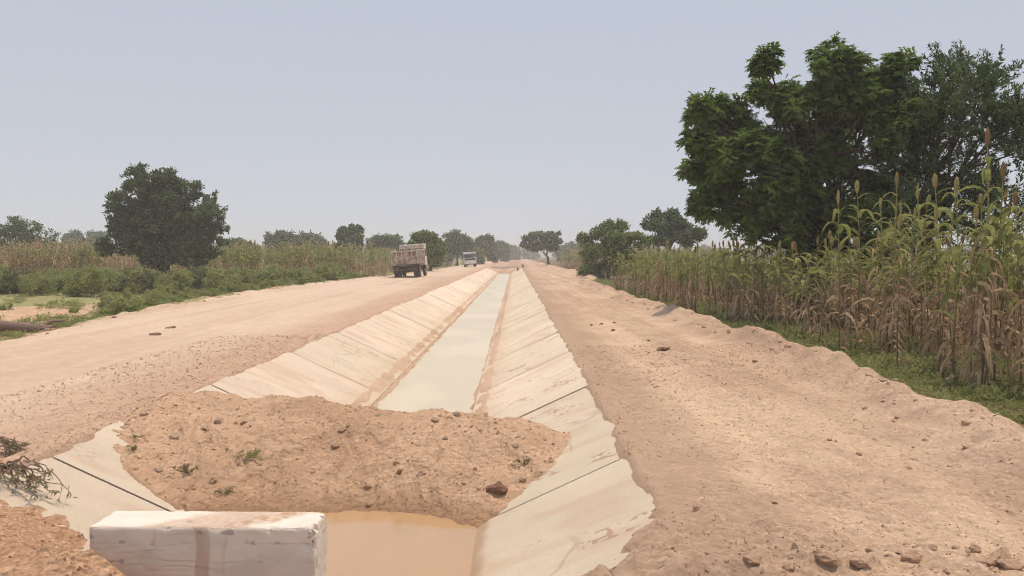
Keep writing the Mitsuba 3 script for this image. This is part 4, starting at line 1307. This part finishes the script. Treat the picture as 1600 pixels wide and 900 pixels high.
def truck(key, tw, cab_mat, bed_mat, rib_mat, L=7.2):
    """Tipper truck, nose towards +y, origin on the ground below the rear axle."""
    P = {}
    W = 1.18
    P['chassis'] = (boxes(([-0.48, -0.9, 0.72], [-0.34, 5.3, 0.98]), ([0.34, -0.9, 0.72], [0.48, 5.3, 0.98]), ([-0.34, -0.85, 0.76], [0.34, -0.7, 0.94]), ([-0.34, 1.2, 0.76], [0.34, 1.35, 0.94]), ([-0.95, -0.07, 0.46], [0.95, 0.09, 0.60])), 'truck_dark_metal', False)
    P['fuel_tank'] = (boxes(([0.52, 1.5, 0.55], [1.05, 2.5, 1.0]), c=0.12), 'truck_dark_metal', False)
    # bed: floor, sides with ribs, front wall, tailgate
    P['bed_floor'] = (boxes(([-W, -1.35, 1.10], [W, 3.25, 1.22])), bed_mat, False)
    P['bed_side'] = (boxes(([-W, -1.30, 1.222], [-W + 0.06, 3.25, 2.18])), bed_mat, False)
    P['bed_side_001'] = (boxes(([W - 0.06, -1.30, 1.222], [W, 3.25, 2.18])), bed_mat, False)
    P['bed_front'] = (boxes(([-W + 0.062, 3.18, 1.222], [W - 0.062, 3.25, 2.45]), ([-W + 0.062, 3.25, 2.38], [W - 0.062, 3.62, 2.46])), bed_mat, False)
    P['tailgate'] = (boxes(([-W + 0.01, -1.38, 1.20], [W - 0.01, -1.302, 2.12])), bed_mat, False)
    k = 0
    for x in np.linspace(-W + 0.06, W - 0.06, 6):
        P['tailgate__rib' + (f'_{k:03d}' if k else '')] = (boxes(([x - 0.05, -1.45, 1.20], [x + 0.05, -1.381, 2.13])), rib_mat, False)
        k += 1
    P['tailgate__rail'] = (boxes(([-W, -1.47, 2.131], [W, -1.30, 2.21])), rib_mat, False)
    k = 0
    for sx in (-1, 1):
        nm = 'bed_side' if sx < 0 else 'bed_side_001'
        for j, y in enumerate(np.linspace(-1.22, 3.15, 8)):
            a, b = sorted((sx * (W + 0.002), sx * (W + 0.07)))
            P[f'{nm}__rib' + (f'_{j:03d}' if j else '')] = (boxes(([a, y - 0.05, 1.15], [b, y + 0.05, 2.19])), rib_mat, False)
        a, b = sorted((sx * (W - 0.07), sx * (W + 0.08)))
        P[f'{nm}__rail'] = (boxes(([a, -1.29, 2.192], [b, 3.25, 2.27])), rib_mat, False)
    # wheels: dual rear, single front
    n = 0
    for x in (-1.02, -0.72, 0.72, 1.02):
        P.update(wheel('wheel' + (f'_{n:03d}' if n else ''), x, 0.0, 0.52, 0.52, 0.27)); n += 1
    for x in (-0.98, 0.98):
        P.update(wheel(f'wheel_{n:03d}', x, 4.35, 0.52, 0.52, 0.28)); n += 1
    P['mudguard'] = (boxes(([-1.18, -0.72, 0.45], [-0.58, -0.68, 1.06])), 'truck_dark_metal', False)
    P['mudguard_001'] = (boxes(([0.58, -0.72, 0.45], [1.18, -0.68, 1.06])), 'truck_dark_metal', False)
    P['rear_bumper'] = (boxes(([-1.05, -1.02, 0.62], [1.05, -0.91, 0.78])), 'truck_dark_metal', False)
    for i, x in enumerate((-0.85, 0.85)):
        P['tail_light' + (f'_{i:03d}' if i else '')] = (boxes(([x - 0.12, -1.06, 0.66], [x + 0.12, -1.022, 0.76])), 'red_lens', False)
    # cab with real window openings
    c0, c1 = 3.72, 5.55
    prof = np.array([[c0, 0.95], [c1, 0.95], [c1 + 0.02, 1.75], [c1 - 0.28, 2.62], [c0 + 0.05, 2.68], [c0, 2.6]])
    cab = MB()
    for sx in (-1, 1):                                        # side walls as frames around the door glass
        a, b = sorted((sx * 1.08, sx * 1.15))
        for lo, hi in (((c0, 0.95), (c1, 1.72)), ((c0, 1.72), (c0 + 0.45, 2.60)), ((c1 - 0.35, 1.72), (c1 - 0.22, 2.40)), ((c0 + 0.45, 2.42), (c1 - 0.24, 2.60))):
            cab.add(*cbox([a, lo[0], lo[1]], [b, hi[0], hi[1]], 0.02))
    cab.add(*cbox([-1.08, c0, 0.95], [1.08, c0 + 0.07, 1.85], 0.02)).add(*cbox([-1.08, c0, 2.32], [1.08, c0 + 0.07, 2.60], 0.02))
    for x0, x1 in ((-1.08, -0.80), (-0.10, 0.10), (0.80, 1.08)):
        cab.add(*cbox([x0, c0, 1.85], [x1, c0 + 0.07, 2.32], 0.02))
    cab.add(*cbox([-1.08, c1 - 0.07, 0.95], [1.08, c1, 1.72], 0.03)).add(*cbox([-1.08, c1 - 0.29, 2.42], [1.08, c1 - 0.2, 2.62], 0.02))
    P['cab'] = (cab.mesh(), cab_mat, False)
    roof = boxes(([-1.17, c0 - 0.03, 2.60], [1.17, c1 - 0.16, 2.80]), c=0.07)
    P['cab__roof'] = (roof, cab_mat, False)
    P['cab__rear_window'] = (boxes(([-0.80, c0 + 0.02, 1.85], [-0.10, c0 + 0.05, 2.32]), ([0.10, c0 + 0.02, 1.85], [0.80, c0 + 0.05, 2.32]), c=0.005), 'windscreen', False)
    v, f = cbox([-1.06, -0.015, -0.02], [1.06, 0.015, 0.76], 0.006)
    rot = math.atan2(0.24, 0.74)
    v = v @ np.array([[1, 0, 0], [0, math.cos(rot), math.sin(rot)], [0, -math.sin(rot), math.cos(rot)]]) + [0, c1 - 0.03, 1.70]
    P['cab__windscreen'] = ((v, f), 'windscreen', False)
    for i, sx in enumerate((-1, 1)):
        a, b = sorted((sx * 1.10, sx * 1.125))
        P['cab__side_window' + (f'_{i:03d}' if i else '')] = (boxes(([a, c0 + 0.45, 1.72], [b, c1 - 0.35, 2.42]), c=0.004), 'windscreen', False)
        a, b = sorted((sx * 1.155, sx * 1.42))
        P['mirror' + (f'_{i:03d}' if i else '')] = (boxes(([a, c1 - 0.15, 1.85], [b, c1 - 0.09, 2.30]), c=0.02), 'truck_dark_metal', False)
        a, b = sorted((sx * 0.70, sx * 1.02))
        P['headlight' + (f'_{i:03d}' if i else '')] = (boxes(([a, c1 + 0.002, 1.08], [b, c1 + 0.04, 1.26]), c=0.015), 'clear_lens', False)
    P['cab__grille'] = (boxes(*[([-0.95, c1 + 0.003, z], [0.95, c1 + 0.03, z + 0.055]) for z in np.arange(1.30, 1.62, 0.085)], c=0.01), 'truck_dark_metal', False)
    P['cab__grille_back'] = (boxes(([-0.98, c1 - 0.002, 1.28], [0.98, c1 + 0.002, 1.66]), c=0.001), 'truck_dark_metal', False)
    P['front_bumper'] = (boxes(([-1.17, c1 + 0.01, 0.60], [1.17, c1 + 0.16, 0.93]), c=0.04), cab_mat, False)
    cache = {}
    for nm, (mesh, mat, sm) in P.items():
        put(f'{key}__{nm}', mesh, mat, sm, tw)


def seat(x, y, roll, yaw):
    z = float(height(x, y)[0])
    return T().translate([float(x), float(y), z - 0.02]).rotate([0, 0, 1], yaw).rotate([0, 1, 0], roll)


truck('tipper_truck', seat(-10.0, 74.8, -4.5, -1.0) @ T().scale([1.04, 1.0, 1.13]), 'cream_paint', 'truck_bed_paint', 'truck_rib_paint')
say('tipper_truck', 'rusty brown tipper truck seen from behind, parked leaning at the left road edge', 'truck')
labels['tipper_truck__tailgate'] = {'label': 'rusty ribbed tailgate with peeling pale paint'}
truck('tipper_truck_001', seat(-8.4, 150.0, 4.0, 183.0) @ T().scale([1.0, 1.0, 0.98]), 'white_paint', 'white_paint', 'white_paint')
say('tipper_truck_001', 'white truck facing the camera, parked farther along the left road edge', 'truck')
# tiny vehicle at the end of the road
truck('tipper_truck_002', T().translate([-4.2, 335.0, 0.0]).rotate([0, 0, 1], 180), 'white_paint', 'white_paint', 'white_paint')
say('tipper_truck_002', 'tiny white vehicle far off at the end of the road', 'truck')

# ------------------------------------------------------------------ dusty air
scene['haze'] = {'type': 'cube', 'to_world': T().translate([0, 740, 5.75]).scale([1620, 880, 8.25]), 'bsdf': {'type': 'null'}, 'interior': {'type': 'ref', 'id': 'haze_air'}}
say('haze', 'dusty pale haze filling the air over the fields', kind='stuff')
